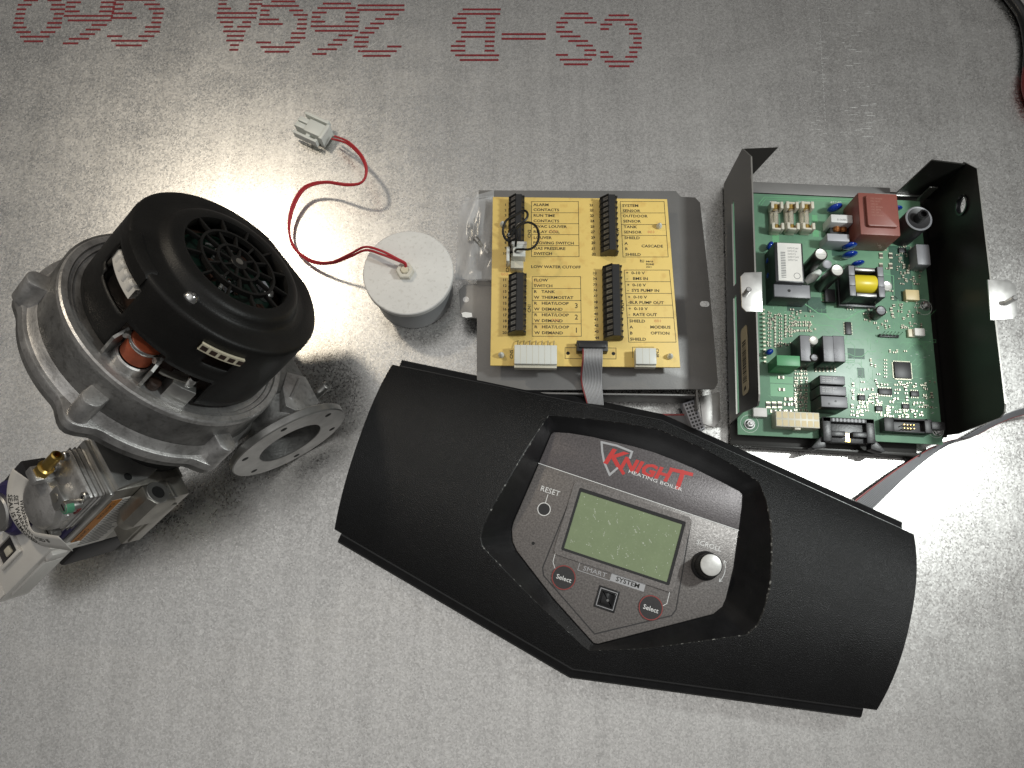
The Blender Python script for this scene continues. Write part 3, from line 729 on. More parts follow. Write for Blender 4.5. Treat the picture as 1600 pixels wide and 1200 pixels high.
    fr = lambda u, v, z: tuple(Vector((tx, ty, 0))+e1*u+e2*v+Vector((0, 0, z)))
    MB().prism([(-7, -8), (5, -8), (7, -2), (7, 8), (-7, 8)], -2.6, 12, .8, fr=fr).build('terminal_block', 'machined', blower)
    tb = MB(); tb.prism([(-2, -17), (2, -18), (3, -15), (2, 2), (-2, 2)], 12.2, 13.2, .2, fr=fr); tb.build('spade_terminal', 'zinc_warm', blower)
    s2 = MB(); s2.lathe([(0.01, 18), (3, 17.6), (3.4, 16), (3.4, 12)], 16, fr(0, 3, 0)); s2.build('terminal_screw', 'chrome', blower)
    MB().cyl(4.2, -2.6, 4, fr(1, -15, 0), n=16, b=1).build('terminal_post', 'motor_brown', blower)
build_blower()

# ================================================================== gas valve bolted below the blower
VO = Vector((60, 0, -130))
valve = thing('gas_valve', 'silver gas valve with purple coil, brass nozzle and white warning label', 'gas valve', BC+BR @ VO, BR)
def build_valve():
    def bd(mb, name, m, parent=valve, **k): return mb.build(name, m, parent, off=VO, **k)
    bd(MB().box(36, 79.4, -43.7, 12, -168, -80, 1.6), 'body', 'zinc_warm')
    pb = bd(MB().box(40, 93, -7, 10, -150, -80, 1.2), 'port_block', 'zinc_warm')
    bd(MB().prism([(80, -24), (90, -25), (95.5, -20), (96, -4), (78, -4)], -112, -79.2, 1.4), 'port_boss', 'zinc_warm')
    ring = bd(MB().lathe([(4.6, -79.5), (4.8, -78.8), (8.0, -78.8), (8.6, -79.6)], 28, (87, -15, 0)), 'port_ring', 'machined')
    bd(MB().cyl(4.7, -80, -79.0, (87, -15, 0), n=24), 'port_hole', 'dark_void', ring)
    bd(MB().lathe([(0.01, -128), (6, -127), (10, -114), (10.5, -96)], 28, (85, -13, 0)), 'port_barrel', 'zinc_warm')
    # raised marking beside the port
    mk = MB(); mk.box(80, 94, -3.5, -2.5, -79.4, -78.5); mk.box(93, 94, -12, -3, -79.4, -78.5); mk.box(84, 90, -7, -5.5, -79.4, -78.5); mk.box(86, 88, -10, -5.5, -79.4, -78.6)
    bd(mk, 'cast_marking', 'machined')
    # flange plate to the blower with two screws
    pl = bd(MB().prism([(36, -44), (79, -43), (76, -20), (70, -8), (70, 6), (36, 8)], -80.4, -76.6, .6), 'mounting_plate', 'machined')
    for x, y in ((72, -33), (66, -4)): bd(MB().cyl(2.8, -77, -76.2, (x, y, 0), n=16), 'bolt_hole', 'dark_void', pl)
    bd(MB().lathe([(22, -76.6), (22.6, -75.4), (25, -75.2), (26, -76.5)], 40, (44, -2, 0)), 'gasket_ring', 'machined', pl)
    # top plate (seam) and regulator housing
    bd(MB().box(36.5, 80.6, -47.4, -43.2, -171, -81, 1.0), 'seam_plate', 'machined')
    bd(MB().box(40, 79, -60, -47, -128, -83.5, 3.0), 'regulator_housing', 'cast_alu')
    dome = bd(MB().lathe([(20, -47), (19.6, -62), (17.8, -66), (15, -67.4), (0.01, -67.6)], 48, (57, 0, -124), 1), 'regulator_dome', 'cast_alu')
    bd(MB().box(58, 71, -67, -58, -112, -98, 1.2), 'regulator_pad', 'machined')
    bd(MB().cyl(3.2, -67.5, -66.8, (64, 0, -105), 1, 18), 'pad_mark', 'zinc_warm')
    bd(MB().box(62, 77, -62, -47, -126, -110, 2.2), 'regulator_lug', 'cast_alu')
    for x, z in ((43.5, -87), (75.5, -87), (43.5, -100), (40, -165), (77, -165)):
        yy = -60 if z > -130 else -47.4
        h_ = bd(MB().lathe([(3.4, yy+.5), (3.4, yy-1.6), (2.8, yy-2.3), (0.01, yy-2.4)], 20, (x, 0, z), 1), 'housing_screw', 'machined')
        bd(MB().cyl(1.3, yy-2.5, yy-2.3, (x, 0, z), 1, 6), 'screw_recess', 'dark_void', h_)
    for y_ in (-50.4, -53.6, -57): bd(MB().box(39.7, 79.3, y_-.35, y_+.35, -128.4, -83.2), 'parting_line', 'cast_alu_dark')
    bd(MB().box(79.2, 81.4, -6, 4, -140, -112, 1), 'cast_rib', 'zinc_warm'); bd(MB().box(92.6, 94.4, -4, 6, -146, -92, .8), 'cast_rib', 'zinc_warm'); bd(MB().box(79.2, 82, 4.5, 10, -162, -150.5, 1), 'cast_lug', 'zinc_warm')
    # brass nozzle along the blower axis
    nz = MB(); nz.lathe([(5.4, -106), (5.4, -98)], 6, (44, -68, 0)); nz.lathe([(0.01, -106), (5.4, -106)], 6, (44, -68, 0)); nz.lathe([(5.4, -98), (3.9, -97.2), (3.7, -83), (3.0, -82), (2.0, -82), (2.0, -90), (0.01, -90)], 24, (44, -68, 0))
    bd(nz, 'brass_nozzle', 'brass')
    bd(MB().box(38, 50, -74, -58, -112, -104, 1.5), 'nozzle_seat', 'cast_alu')
    # sealed adjuster screws
    for (x, z, c) in ((76, -96, 'green_ink'), (73, -140, 'chrome')):
        s = bd(MB().lathe([(0.01, -71), (3.6, -71), (4.4, -69.5), (4.4, -60), (3.0, -59), (3.0, -40)], 20, (x, 0 if c == 'green_ink' else 12, z), 1), 'adjuster_screw', 'machined')
        if c == 'green_ink':
            bd(MB().lathe([(2.6, -71.2), (4.5, -70.4), (4.55, -66)], 20, (x, 0, z), 1, a0=0, a1=3.6), 'green_seal', 'green_ink', s)
            bd(MB().box(x+2.6, x+4.8, -64, -61, z-4, z+2, .5), 'red_seal', 'grip_red', s)
        bd(MB().box(x-2.6, x+2.6, -71.3+(0 if c == 'green_ink' else 12), -70.8+(0 if c == 'green_ink' else 12), z-.5, z+.5), 'screw_slot', 'dark_void', s)
    # warning label bent round the dome, printed
    R_, A0, A1 = 31.0, radians(190), radians(325); L1 = R_*(A1-A0)
    def onl(s, t, lift=0.0):                              # s along the strip, t across it towards the dome
        if s < L1:
            a = A0+s/R_; d = Vector((cos(a), sin(a))); x, z = 57+R_*d.x, -124+R_*d.y
        else:
            d = Vector((cos(A1), sin(A1))); tg = Vector((-d.y, d.x)); k = s-L1; x, z = 57+R_*d.x+tg.x*k, -124+R_*d.y+tg.y*k
        f = min(1, max(0, (s-25)/55)); f = f*f*(3-2*f); sl_ = .45*(1-f)-.75*f; y0 = -68*(1-f)-61*f
        return (x-d.x*t, y0+sl_*t-lift, z-d.y*t)
    lb = MB(); lb.grid([[onl(i*1.6, t) for i in range(62)] for t in (-1, 3.5, 8, 11.5)]); lab = bd(lb, 'warning_label', 'label_white', sharp=60, recalc=False)
    so = lab.modifiers.new('thickness', 'SOLIDIFY'); so.thickness = 0.0003; so.offset = 0
    tx = MB()
    for txt, s0, t0, sz in (('WARNING!', 24, 7.6, 4.2), ('SET WARRANTY VOID IF', 20, 3.8, 4.2), ('SEAL IS REMOVED.', 20, 0, 4.2)):
        tx.text(txt, sz, lambda x, y: onl(s0+x*1.25, t0+y, .35), 'LEFT', 1.05, bold=.06)
    bd(tx, 'printed_lettering', 'print_black', lab, flat=True)
    # rating label on the flat side: orange strip and printed rows
    rl = bd(MB().box(79.2, 79.75, -39, -6, -166, -94), 'rating_label', 'label_white')
    bd(MB().box(79.5, 79.95, -39, -31, -166, -94), 'orange_strip', 'label_orange', rl)
    pr = MB()
    for i in range(22):
        z = -97-i*3.05
        if abs(z+130) < 2.5: continue
        pr.box(79.6, 79.86, -29.5, -29.5+random.uniform(14, 21), z-.7, z+.5)
    pr.box(79.6, 79.9, -31, -7, -130.6, -130)
    bd(pr, 'printed_rows', 'print_grey', rl, flat=True)
    pm = MB()
    pm.text('CAUTION', 4.4, lambda x, y: (80.02, -37+y, -98-x), 'LEFT', 1.1, bold=.05); pm.text('CAUTION', 4.4, lambda x, y: (80.02, -37+y, -134-x), 'LEFT', 1.1, bold=.05)
    bd(pm, 'printed_lettering', 'print_black', rl, flat=True)
    bd(MB().cyl(3.6, 79, 80.6, (0, 2, -146), 0, 18, .5), 'side_screw', 'chrome')
    # purple coil with steel cap, black base, white plug
    co = bd(MB().cyl(20, -62, -46, (38, 0, -166), 1, 40, 3), 'coil', 'purple')
    bd(MB().box(36, 79, -52, -46, -176, -126, 3), 'coil_yoke', 'purple')
    bd(MB().lathe([(13.6, -60), (13.6, -65), (12.4, -66.2), (0.01, -66.4)], 40, (37, 0, -172), 1), 'coil_cap', 'machined', co)
    bd(MB().box(10, 26, -48, -30, -215, -150, 1), 'bracket', 'chip_black')
    bd(MB().box(46, 80, -24, 22, -200, -168.5, 3), 'lower_coil', 'chip_black')
    bd(MB().box(50, 76, 12.4, 24, -190, -120, 2), 'foot', 'chip_black')
    pg = bd(MB().prism([(42, -188), (57, -153), (63, -149), (76, -149), (80.8, -154), (80.8, -236), (64, -244), (44, -232)], 32, 54, 2.2, fr=lambda x, z, h: (x, -h, z)), 'connector_plug', 'white_plastic')
    bd(MB().box(80, 84.5, -52, -40, -167, -157, 1.5), 'plug_tab', 'white_plastic', pg)
    bd(MB().box(80, 83, -50, -36, -224, -172, 1), 'plug_rail', 'white_plastic', pg)
    wf = MB()
    for a in ((49.5, 52.5, -208, -178), (65, 68, -208, -178), (52, 65.5, -208, -205), (52, 65.5, -181, -178)): wf.box(a[0]-2, a[1]-2, -56.5, -53.5, a[2]-4, a[3]-4, .6)
    bd(wf, 'plug_window', 'white_plastic', pg)
    bd(MB().box(50, 63.5, -54.4, -54.1, -209, -185), 'window_recess', 'chip_black', pg)
    bd(MB().box(55, 61, -56, -54, -200, -192, .8), 'contact', 'nylon_warm', pg)
    pl2 = bd(MB().box(56, 80, -54.4, -54.06, -240, -224), 'plug_label', 'label_white', pg)
    bd(MB().text('ON', 8.0, lambda x, y: (64+x, -54.6, -236+y), 'LEFT', 1.0, bold=.12), 'printed_lettering', 'print_black', pl2, flat=True)
build_valve()

# ================================================================== round white sensor with two red leads
SP = at(637.5, 425, 45); SP.z = 0
sensor = thing('round_sensor', 'white round capped canister with two red wires ending in a plug', 'sensor', SP)
def build_sensor():
    def sl(px, py, z): return at(px, py, z)-SP
    MB().lathe([(0.01, 0), (33.0, 0), (34.2, 1), (34.2, 36), (33.4, 38.5)], 72).build('canister', 'grey_body', sensor)
    MB().lathe([(35.6, 35.4), (36.2, 35.8), (36.2, 38), (35.0, 38.4)], 72).build('seam_ring', 'white_plastic', sensor)
    MB().lathe([(34, 38.2), (37.2, 38.2), (37.7, 38.8), (37.7, 44.0), (37.0, 44.8), (36, 45), (0.01, 45)], 96).build('cap', 'ceramic_white', sensor, sharp=25)
    nt = MB(); q = sl(633, 424, 47); nt.lathe([(0.01, 44.8), (7.6, 44.8), (7.6, 49.6), (6.8, 50.2), (4.0, 50.2), (3.8, 49.2), (0.01, 49.2)], 6, (q.x, q.y, 0))
    nt.build('hex_nut', 'ceramic_nut', sensor, sharp=20)
    MB().cyl(3.4, 49, 51.4, (q.x, q.y, 0), n=20, b=.7).build('potting', 'ivory', sensor)
    # plug of the leads, tilted on the sheet
    pc = sl(488, 203, 9); ang = atan2((sl(466, 193, 9)-sl(516, 216, 9)).y, (sl(466, 193, 9)-sl(516, 216, 9)).x)
    e1 = Vector((cos(ang), sin(ang), 0)); e2 = Vector((-e1.y, e1.x, 0))
    def fr(u, v, z): return tuple(Vector((pc.x, pc.y, 0))+e1*u+e2*v+Vector((0, 0, z)))
    def fbox(mb, u0, u1, v0, v1, z0, z1, b=.4): return mb.prism([(u0, v0), (u1, v0), (u1, v1), (u0, v1)], z0, z1, b, fr=fr)
    pg = fbox(fbox(MB(), -14, 4, -6.6, 6.6, 3, 16, .8), -16.5, -13, -8, 8, 2.4, 16.6, .5).build('plug', 'nylon', sensor)
    for v in (-5.6, 0.6): fbox(MB(), 3.8, 14.5, v, v+5.0, 4, 15, .6).build('plug_prong', 'nylon', pg)
    for v in (-12.2, 9.6):
        lt = MB(); lt.prism([(-9, v), (12, v), (14, v+1.3), (12, v+2.6), (-12, v+2.6), (-12, v-1), (-10, v-1)], 6, 14, .5, fr=fr); fbox(lt, -3, 1, min(v, v+2.6)-2.2*(1 if v > 0 else -1)-.5, v+1.4, 7, 13, .3)
        lt.build('plug_latch', 'nylon', pg)
    sock = MB()
    for v in (-3.2, 3.2): sock.lathe([(0.01, 0), (2.3, 0)], 14, fr(-16.7, v, 10), 0)
    # leads
    P1 = [(523, 213, 11), (545, 222, 24), (566, 244, 33), (573, 266, 34), (566, 284, 31), (545, 288, 27), (505, 284, 20), (474, 293, 15), (456, 322, 11), (451, 358, 8), (462, 389, 8), (488, 407, 12), (516, 410, 22), (545, 398, 38), (570, 386, 52), (596, 392, 58), (620, 404, 57), (633, 411, 54), (634, 418, 50)]
    P2 = [(515, 220, 11), (541, 227, 22), (562, 246, 31), (571, 268, 33), (564, 286, 30), (540, 291, 25), (508, 287, 19), (478, 298, 14), (461, 327, 10), (453, 360, 8), (457, 386, 8), (484, 411, 10), (518, 413, 20), (548, 404, 35), (573, 395, 49), (597, 402, 55), (619, 408, 55), (632, 413, 53), (633, 419, 50)]
    P2 = [tuple(a+.55*(b-a) for a, b in zip(p, q)) for p, q in zip(P1, P2)]
    for P in (P1, P2): MB().tube(smooth_path([sl(*p) for p in P], 8), 1.05, 10).build('lead_wire', 'red_wire', sensor)
build_sensor()

# ================================================================== yellow terminal board on its steel plate
ZB = 41.0
BO = at(766, 571, ZB); BO.z = 0
_b = at(1063, 573, ZB)-at(766, 571, ZB); BANG = math.degrees(atan2(_b.y, _b.x))-0.4
board = thing('terminal_board', 'yellow wiring board with black screw terminals on a grey steel plate', 'circuit board', BO, rotz(BANG))
def bpx(px, py, z):
    d = at(px, py, z)-BO; c_, s_ = cos(radians(BANG)), sin(radians(BANG)); return Vector((d.x*c_+d.y*s_, -d.x*s_+d.y*c_, z))
def z3(x, y, z=ZB): return bpx(700+x*.2625, 280+y*.2625, z)
ZPL = 26.0
def build_board():
    # plate with side tab, chamfered corner and turned-down edges
    q = [bpx(*p, ZPL) for p in [(748, 297), (1056, 298), (1064, 307), (1086, 308), (1094, 316), (1108, 440), (1122, 598), (1116, 608), (745, 610), (745, 497), (726, 496), (719, 489), (717, 453), (725, 445), (745, 443)]]
    P = []
    pl = MB().prism([(p.x, p.y) for p in q], ZPL-1.4, ZPL, .5).build('steel_plate', 'plate_paint', board, sharp=30)
    fx0, fx1 = q[8].x+1, bpx(1086, 609, ZPL).x; fy = q[8].y
    MB().box(fx0, fx1, fy-2.2, fy-.6, 0, ZPL-.3, .5).build('front_flange', 'plate_paint', board)
    yb = q[0].y
    MB().box(q[0].x+2, q[1].x-4, yb-3.2, yb-1.6, 0, ZPL-1.5, .4).build('rear_flange', 'plate_paint', board)
    ft = [bpx(*p, 1.5) for p in [(1093, 620), (1124, 612), (1126, 655), (1116, 668), (1098, 662)]]
    f = MB().prism([(p.x, p.y) for p in ft], .1, 1.5, .3).build('foot', 'steel_tab', board)
    a, b = bpx(1090, 610, ZPL), bpx(1100, 625, 2)
    MB().box(a.x-1.2, a.x+.4, a.y-16, a.y+1, 0, ZPL-.5, .3).build('side_gusset', 'plate_paint', board)
    for px, py in ((728, 468),):
        h = bpx(px, py, ZPL); MB().cyl(2.6, ZPL-.1, ZPL+.1, (h.x, h.y, 0), n=24).build('plate_hole', 'galvanised', pl)
    h = bpx(1101, 475, ZPL); MB().prism(rrect(h.x-4, h.x+4, h.y-2.5, h.y+2.5, 2.4), ZPL-.1, ZPL+.12).build('plate_hole', 'galvanised', pl)
    ch = [bpx(x, y, ZPL) for x, y in [(721, 489), (727, 487.5), (737, 489), (738, 495), (729, 496.5), (723, 495)]]
    MB().add([(p.x, p.y, ZPL+.06) for p in ch], [tuple(range(6))]).build('paint_chip', 'print_white', pl, flat=True)
    # the board
    c = [bpx(*p, ZB) for p in [(766, 571), (1063, 574), (1041, 311), (770, 307.5)]]
    poly = [(c[0].x, c[0].y), (c[1].x, c[1].y), (c[2].x+.8, c[2].y), (c[3].x, c[3].y)]
    bd = MB().prism(poly, ZB-1.6, ZB, .25).build('board', 'board_yellow', board)
    zp = ZB+.05
    pr = MB()
    def T(txt, x, y, size=3.5, al='LEFT', xs=1.22, rot=0):
        o = z3(x, y+9); c_, s_ = cos(radians(rot)), sin(radians(rot))
        pr.text(txt, size, lambda u, v: (o.x+u*c_-v*s_, o.y+u*s_+v*c_, zp), al, xs*.97, bold=.085)
    def L(*pts, wd=.42): pr.line([z3(*p) for p in pts], wd, zp)
    for i, y in enumerate((150, 182, 213, 245, 278, 311, 343, 376, 408, 440)): T(str(i+1), 348+i*0, y, 3.1, 'RIGHT', 1.05)
    for i in range(10): T(str(11+i), 349, 597+35*i, 3.2, 'RIGHT', 1.1)
    for n, y in zip((21, 22, 23, 24, 26, 27, 29, 30, 31, 32), (152, 182, 214, 246, 279, 311, 345, 376, 410, 444)): T(str(n), 842+(y-152)*.05, y, 3.2, 'LEFT', 1.1)
    for i, y in enumerate((557, 590, 624, 658, 693, 729, 764, 800, 833, 869, 905, 942)): T(str(33+i), 861+i*1.2, y, 3.2, 'LEFT', 1.1)
    for t, x, y in (('ALARM', 508, 150), ('CONTACTS', 508, 180), ('RUN TIME', 508, 214), ('CONTACTS', 508, 246), ('24VAC LOUVER', 505, 279), ('RELAY COIL', 508, 311), ('LOUVER', 509, 346), ('PROVING SWITCH', 507, 377), ('GAS PRESSURE', 510, 410), ('SWITCH', 510, 441),
                    ('LOW WATER CUTOFF', 494, 519), ('FLOW', 511, 599), ('SWITCH', 511, 633), ('R', 511, 668), ('TANK', 556, 668), ('W', 512, 702), ('THERMOSTAT', 557, 702),
                    ('R', 512, 737), ('HEAT/LOOP', 557, 737), ('W', 513, 772), ('DEMAND', 557, 772), ('R', 513, 806), ('HEAT/LOOP', 557, 806), ('W', 514, 841), ('DEMAND', 557, 841), ('R', 514, 878), ('HEAT/LOOP', 558, 878), ('W', 515, 913), ('DEMAND', 558, 913),
                    ('SYSTEM', 1037, 155), ('SENSOR', 1040, 186), ('OUTDOOR', 1040, 217), ('SENSOR', 1043, 248), ('TANK', 1046, 282), ('SENSOR', 1047, 313), ('SHIELD', 1050, 347), ('A', 1051, 381), ('B', 1053, 413), ('CASCADE', 1151, 396), ('SHIELD', 1056, 446),
                    ('+  0-10 V', 1058, 556), ('-', 1062, 590), ('BMS IN', 1100, 590), ('+  0-10 V', 1064, 628), ('-  SYS PUMP IN', 1067, 660), ('+  0-10 V', 1070, 700), ('-BLR PUMP OUT', 1071, 732), ('+  0-10 V', 1074, 769), ('-  RATE OUT', 1075, 804),
                    ('SHIELD', 1079, 843), ('A', 1081, 879), ('MODBUS', 1203, 879), ('B', 1082, 915), ('OPTION', 1206, 915), ('SHIELD', 1084, 951)): T(t, x, y)
    for t, y in (('3', 752), ('2', 820), ('1', 898)): T(t, 754, y+6, 6.2, 'LEFT', .95)
    T('CN5', 386, 1060, 3.6, 'LEFT', 1.1, 90); T('CN8', 1236, 998, 3.6, 'LEFT', 1.1, -90); T('CN1', 492, 785, 3.6, 'LEFT', 1.1, 90); T('CN2', 492, 340, 3.6, 'LEFT', 1.1, 90); T('CN7', 362, 545, 3.6, 'LEFT', 1.1, 90); T('CN6', 755, 985, 3.2)
    T('CN4', 1018, 328, 3.4, 'LEFT', 1.1, 90); T('CN3', 1048, 775, 3.4, 'LEFT', 1.1, 90)
    T('RU', 1142, 486, 3.6, 'LEFT', .8); T('94V-0', 1178, 486, 2.1); T('ZONE', 1178, 502, 2.1); T('1511', 1178, 518, 2.1)
    for x0, x1, ys, tx in ((497, 776, (133, 200, 265, 330, 395, 461), .035), (501, 789, (580, 651, 722, 791, 861, 935), .035), (1025, 1286, (133, 201, 270, 335, 463), .075), (1049, 1318, (541, 610, 680, 750, 825, 970), .088)):
        sk = lambda x, y: x+(y-ys[0])*tx*(x-480)/800
        for y in ys: L((sk(x0, y), y), (sk(x1, y), y))
        L((x0, ys[0]), (sk(x0, ys[-1]), ys[-1])); L((x1, ys[0]), (sk(x1, ys[-1]), ys[-1]))
    L((697, 1003), (1000, 1005), (1000, 1070), (697, 1068), (697, 1003)); L((1098, 1000), (1225, 1000)); L((1098, 1000), (1100, 1062))
    pr.build('printed_legend', 'print_black', bd, flat=True)
    for t, x, y in (('COI', 600, 308), ('803', 1188, 313), ('801', 1228, 843), ('003', 315, 565), ('MA', 620, 838)):
        o = z3(x, y+8); MB().text(t, 3.4, lambda u, v: (o.x+u, o.y+v, zp+.1), 'LEFT', 1.2).build('faint_stamp', 'faint_red', bd, flat=True)
    # screw terminal blocks
    def block(top, bot, n, xr):
        """top/bot: photograph rows (zoom units) of the ends at board level; xr: left and right edge at the near end"""
        a, b = z3(xr[0], bot), z3(xr[1], bot); t = z3(xr[0]+(top-bot)*.0, top)
        x0, x1, y0, y1 = a.x, b.x, a.y, t.y
        wd = x1-x0; mb = MB()
        sec = [(0, ZB), (wd, ZB), (wd, ZB+8.5), (wd-2.2, ZB+13.5), (wd*.46, ZB+13.5), (0, ZB+6.5)]
        rows = [[(x0+s[0], y, s[1]) for s in sec] for y in (y0, y1)]
        k = len(sec)
        mb.add([v for r in rows for v in r], [(i, (i+1) % k, k+(i+1) % k, k+i) for i in range(k)]+[tuple(range(k))[::-1], tuple(range(k, 2*k))])
        ps = (y1-y0)/n
        for i in range(n+1):                               # dividers standing proud of the sloping face
            y = y0+ps*i
            mb.add([(x0-.3, y-.45, ZB+1), (x0-.3, y-.45, ZB+7.6), (x0+wd*.46, y-.45, ZB+14.6), (x0+wd*.46, y-.45, ZB+1), (x0-.3, y+.45, ZB+1), (x0-.3, y+.45, ZB+7.6), (x0+wd*.46, y+.45, ZB+14.6), (x0+wd*.46, y+.45, ZB+1)],
                   [(0, 1, 2, 3), (4, 5, 6, 7), (0, 1, 5, 4), (1, 2, 6, 5), (2, 3, 7, 6)])
            mb.box(x1-1.5, x1+.5, y-.5, y+.5, ZB+2, ZB+10.5)
        tb = mb.build('terminal_block', 'terminal_black', board, sharp=20)
        MB().add([(x0+s[0], y0-.06, s[1]) for s in sec], [tuple(range(k))]).build('block_end', 'terminal_green_black', tb, flat=True)
        src = None
        for i in range(n):
            y = y0+ps*(i+.5)
            if src is None:
                m2 = MB(); u0, u1 = .16*wd, .42*wd; f = lambda u: ZB+6.5+7.0*(u/(wd*.46))+.12
                m2.add([(u0, -ps*.30, f(u0)), (u1, -ps*.30, f(u1)), (u1, ps*.26, f(u1)), (u0, ps*.26, f(u0))], [(0, 1, 2, 3)])
                m2.add([(u0*1.5, -ps*.05, f(u0*1.5)+.1), (u1*.95, -ps*.05, f(u1*.95)+.1), (u1*.95, ps*.03, f(u1*.95)+.1), (u0*1.5, ps*.03, f(u0*1.5)+.1)], [(0, 1, 2, 3)], 1)
                src = m2.build('clamp_screw', ['clamp_metal', 'chip_black'], tb, flat=True); src.location = Vector((x0, y, 0))*S
                m3 = MB().box(wd-.1, wd+.12, -ps*.28, ps*.28, ZB+3.5, ZB+8, 0); src2 = m3.build('wire_port', 'dark_void', tb); src2.location = Vector((x0, y, 0))*S
            else:
                share(src, 'clamp_screw', tb, (x0, y, 0)); share(src2, 'wire_port', tb, (x0, y, 0))
    block(134, 462, 10, (358, 448)); block(592, 930, 10, (357, 460)); block(136, 458, 10, (906, 1003)); block(543, 960, 12, (924, 1032))
    # white headers and other connectors on the board
    def fb(x0, x1, y0, y1, z0, z1, b=.5):
        a, c_ = z3(x0, y1), z3(x1, y0); return MB().box(a.x, c_.x, a.y, c_.y, z0, z1, b), a, c_
    mb, a, c_ = fb(394, 645, 995, 1100, ZB, ZB+10.0); a.y -= 1.5; c_.y -= 4
    hd = MB().box(a.x, c_.x, a.y-1, a.y+15, ZB, ZB+9.5, .5).build('pin_header', 'nylon', board)
    MB().box(a.x, c_.x, a.y-3.4, a.y-1.2, ZB, ZB+6.5, .3).build('header_lip', 'nylon_warm', hd)
    n = 7
    for i in range(n):
        x = a.x+(c_.x-a.x)*(i+.6)/n
        MB().tube([(x, a.y+21, ZB), (x, a.y+20.6, ZB+3), (x-.6, a.y+14.5, ZB+4.5)], .45, 6).build('header_pin', 'chrome', hd)
    for i in range(1, n):
        x = a.x+(c_.x-a.x)*i/n; MB().box(x-.15, x+.15, a.y-1.1, a.y+15.1, ZB+9.4, ZB+9.62).build('header_groove', 'nylon_warm', hd)
    mb, a, c_ = fb(1108, 1226, 1012, 1112, ZB, ZB+10)
    h8 = MB().box(a.x, c_.x, a.y-1, a.y+12.5, ZB, ZB+9.5, .5).build('pin_header', 'nylon', board)
    MB().box(a.x, c_.x, a.y-2.6, a.y-1.2, ZB, ZB+6.5, .3).build('header_lip', 'nylon_warm', h8)
    for i in (1, 2): x = a.x+(c_.x-a.x)*i/3; MB().box(x-.15, x+.15, a.y-1.1, a.y+12.6, ZB+9.4, ZB+9.62).build('header_groove', 'nylon_warm', h8)
    # nylon stand-offs poking through
    for x, y in ((317, 1050), (1320, 1058), (325, 275), (1255, 285)):
        p = z3(x, y); so = MB(); so.lathe([(2.3, ZB), (2.5, ZB+2.2), (1.5, ZB+5.2), (0.5, ZB+6.6), (0.01, ZB+6.8)], 16, (p.x, p.y, 0)); so.cyl(2.4, ZPL, ZB-1.5, (p.x, p.y, 0), n=16)
        so.build('standoff', 'nylon', board)
    for x, y in ((714, 1036), (985, 1038)):
        p = z3(x, y); MB().cyl(1.5, ZB-.1, ZB+.1, (p.x, p.y, 0), n=18).build('board_hole', 'dark_void', bd)
    # socket of the grey ribbon
    a, c_ = z3(762, 1040), z3(945, 1000)
    sk = MB().box(a.x, c_.x, a.y, a.y+9, ZB, ZB+8.5, .5).build('ribbon_socket', 'chip_black', board)
    MB().box(a.x+1.5, c_.x-1.5, a.y+2.4, a.y+7, ZB+8.6, ZB+10.4, .5).build('socket_clamp', 'relay_black', sk)
    return a, c_
ra, rc_ = build_board()
def bw(v):                                                # board frame -> world
    c_, s_ = cos(radians(BANG)), sin(radians(BANG)); return Vector((BO.x+v[0]*c_-v[1]*s_, BO.y+v[0]*s_+v[1]*c_, v[2]))

def ribbon(name, label, left, right, n, red_left=True, k=10, group=None, skin='ribbon_grey'):
    """flat cable: ridged strip between two edge curves (world mm); the edge wire is red"""
    A, Bp = smooth_path(left, k), smooth_path(right, k); rows = []
    o = A[0].copy(); m = len(A)
    mb = MB(); per = 6
    for i in range(m):
        t = (A[min(i+1, m-1)]-A[max(i-1, 0)]).normalized(); u = Bp[i]-A[i]; nrm = u.cross(t).normalized()
        if nrm.z < 0: nrm = -nrm
        up, dn = [], []
        for j in range(n*per+1):
            f = j/(n*per); h = .45*abs(sin(pi*f*n))+.08
            up.append(A[i]+u*f+nrm*h); dn.append(A[i]+u*f-nrm*h)
        rows.append([v-o for v in up]+[v-o for v in dn[::-1]])
    w_ = len(rows[0]); vs = [v for r in rows for v in r]; fs = []; mi = []
    for i in range(m-1):
        for j in range(w_):
            j2 = (j+1) % w_; fs.append((i*w_+j, i*w_+j2, (i+1)*w_+j2, (i+1)*w_+j))
            jj = j if j < w_//2 else w_-1-j
            mi.append(1 if (jj < per if red_left else jj >= w_//2-per-1) else 0)
    fs.append(tuple(range(w_))[::-1]); mi.append(0); fs.append(tuple(range((m-1)*w_, m*w_))); mi.append(0)
    mb.v = [tuple(v) for v in vs]; mb.f = fs; mb.m = mi
    ob = mb.build(name, [skin, 'ribbon_red'], sharp=50); ob.location = o*S
    return tag(ob, label, 'cable', group)
g0, g1 = ra.x+4.2, rc_.x-4.6
ribbon('ribbon_cable', 'grey ribbon cable running from the yellow board under the black cover', 
       [bw((g0, ra.y+2, ZB+8)), bw((g0, ra.y-3, ZB+10.5)), bw((g0-.2, ra.y-9, ZB+8)), bw((g0, ra.y-20, 33)), bw((g0+4, ra.y-34, 27.8)), bw((g0+10, ra.y-50, 18))],
       [bw((g1, ra.y+2, ZB+8)), bw((g1, ra.y-3, ZB+10.5)), bw((g1, ra.y-9, ZB+8)), bw((g1+1, ra.y-20, 33)), bw((g1+2.5, ra.y-34, 27.8)), bw((g1+5, ra.y-50, 18))], 14, red_left=True, skin='ribbon_light')

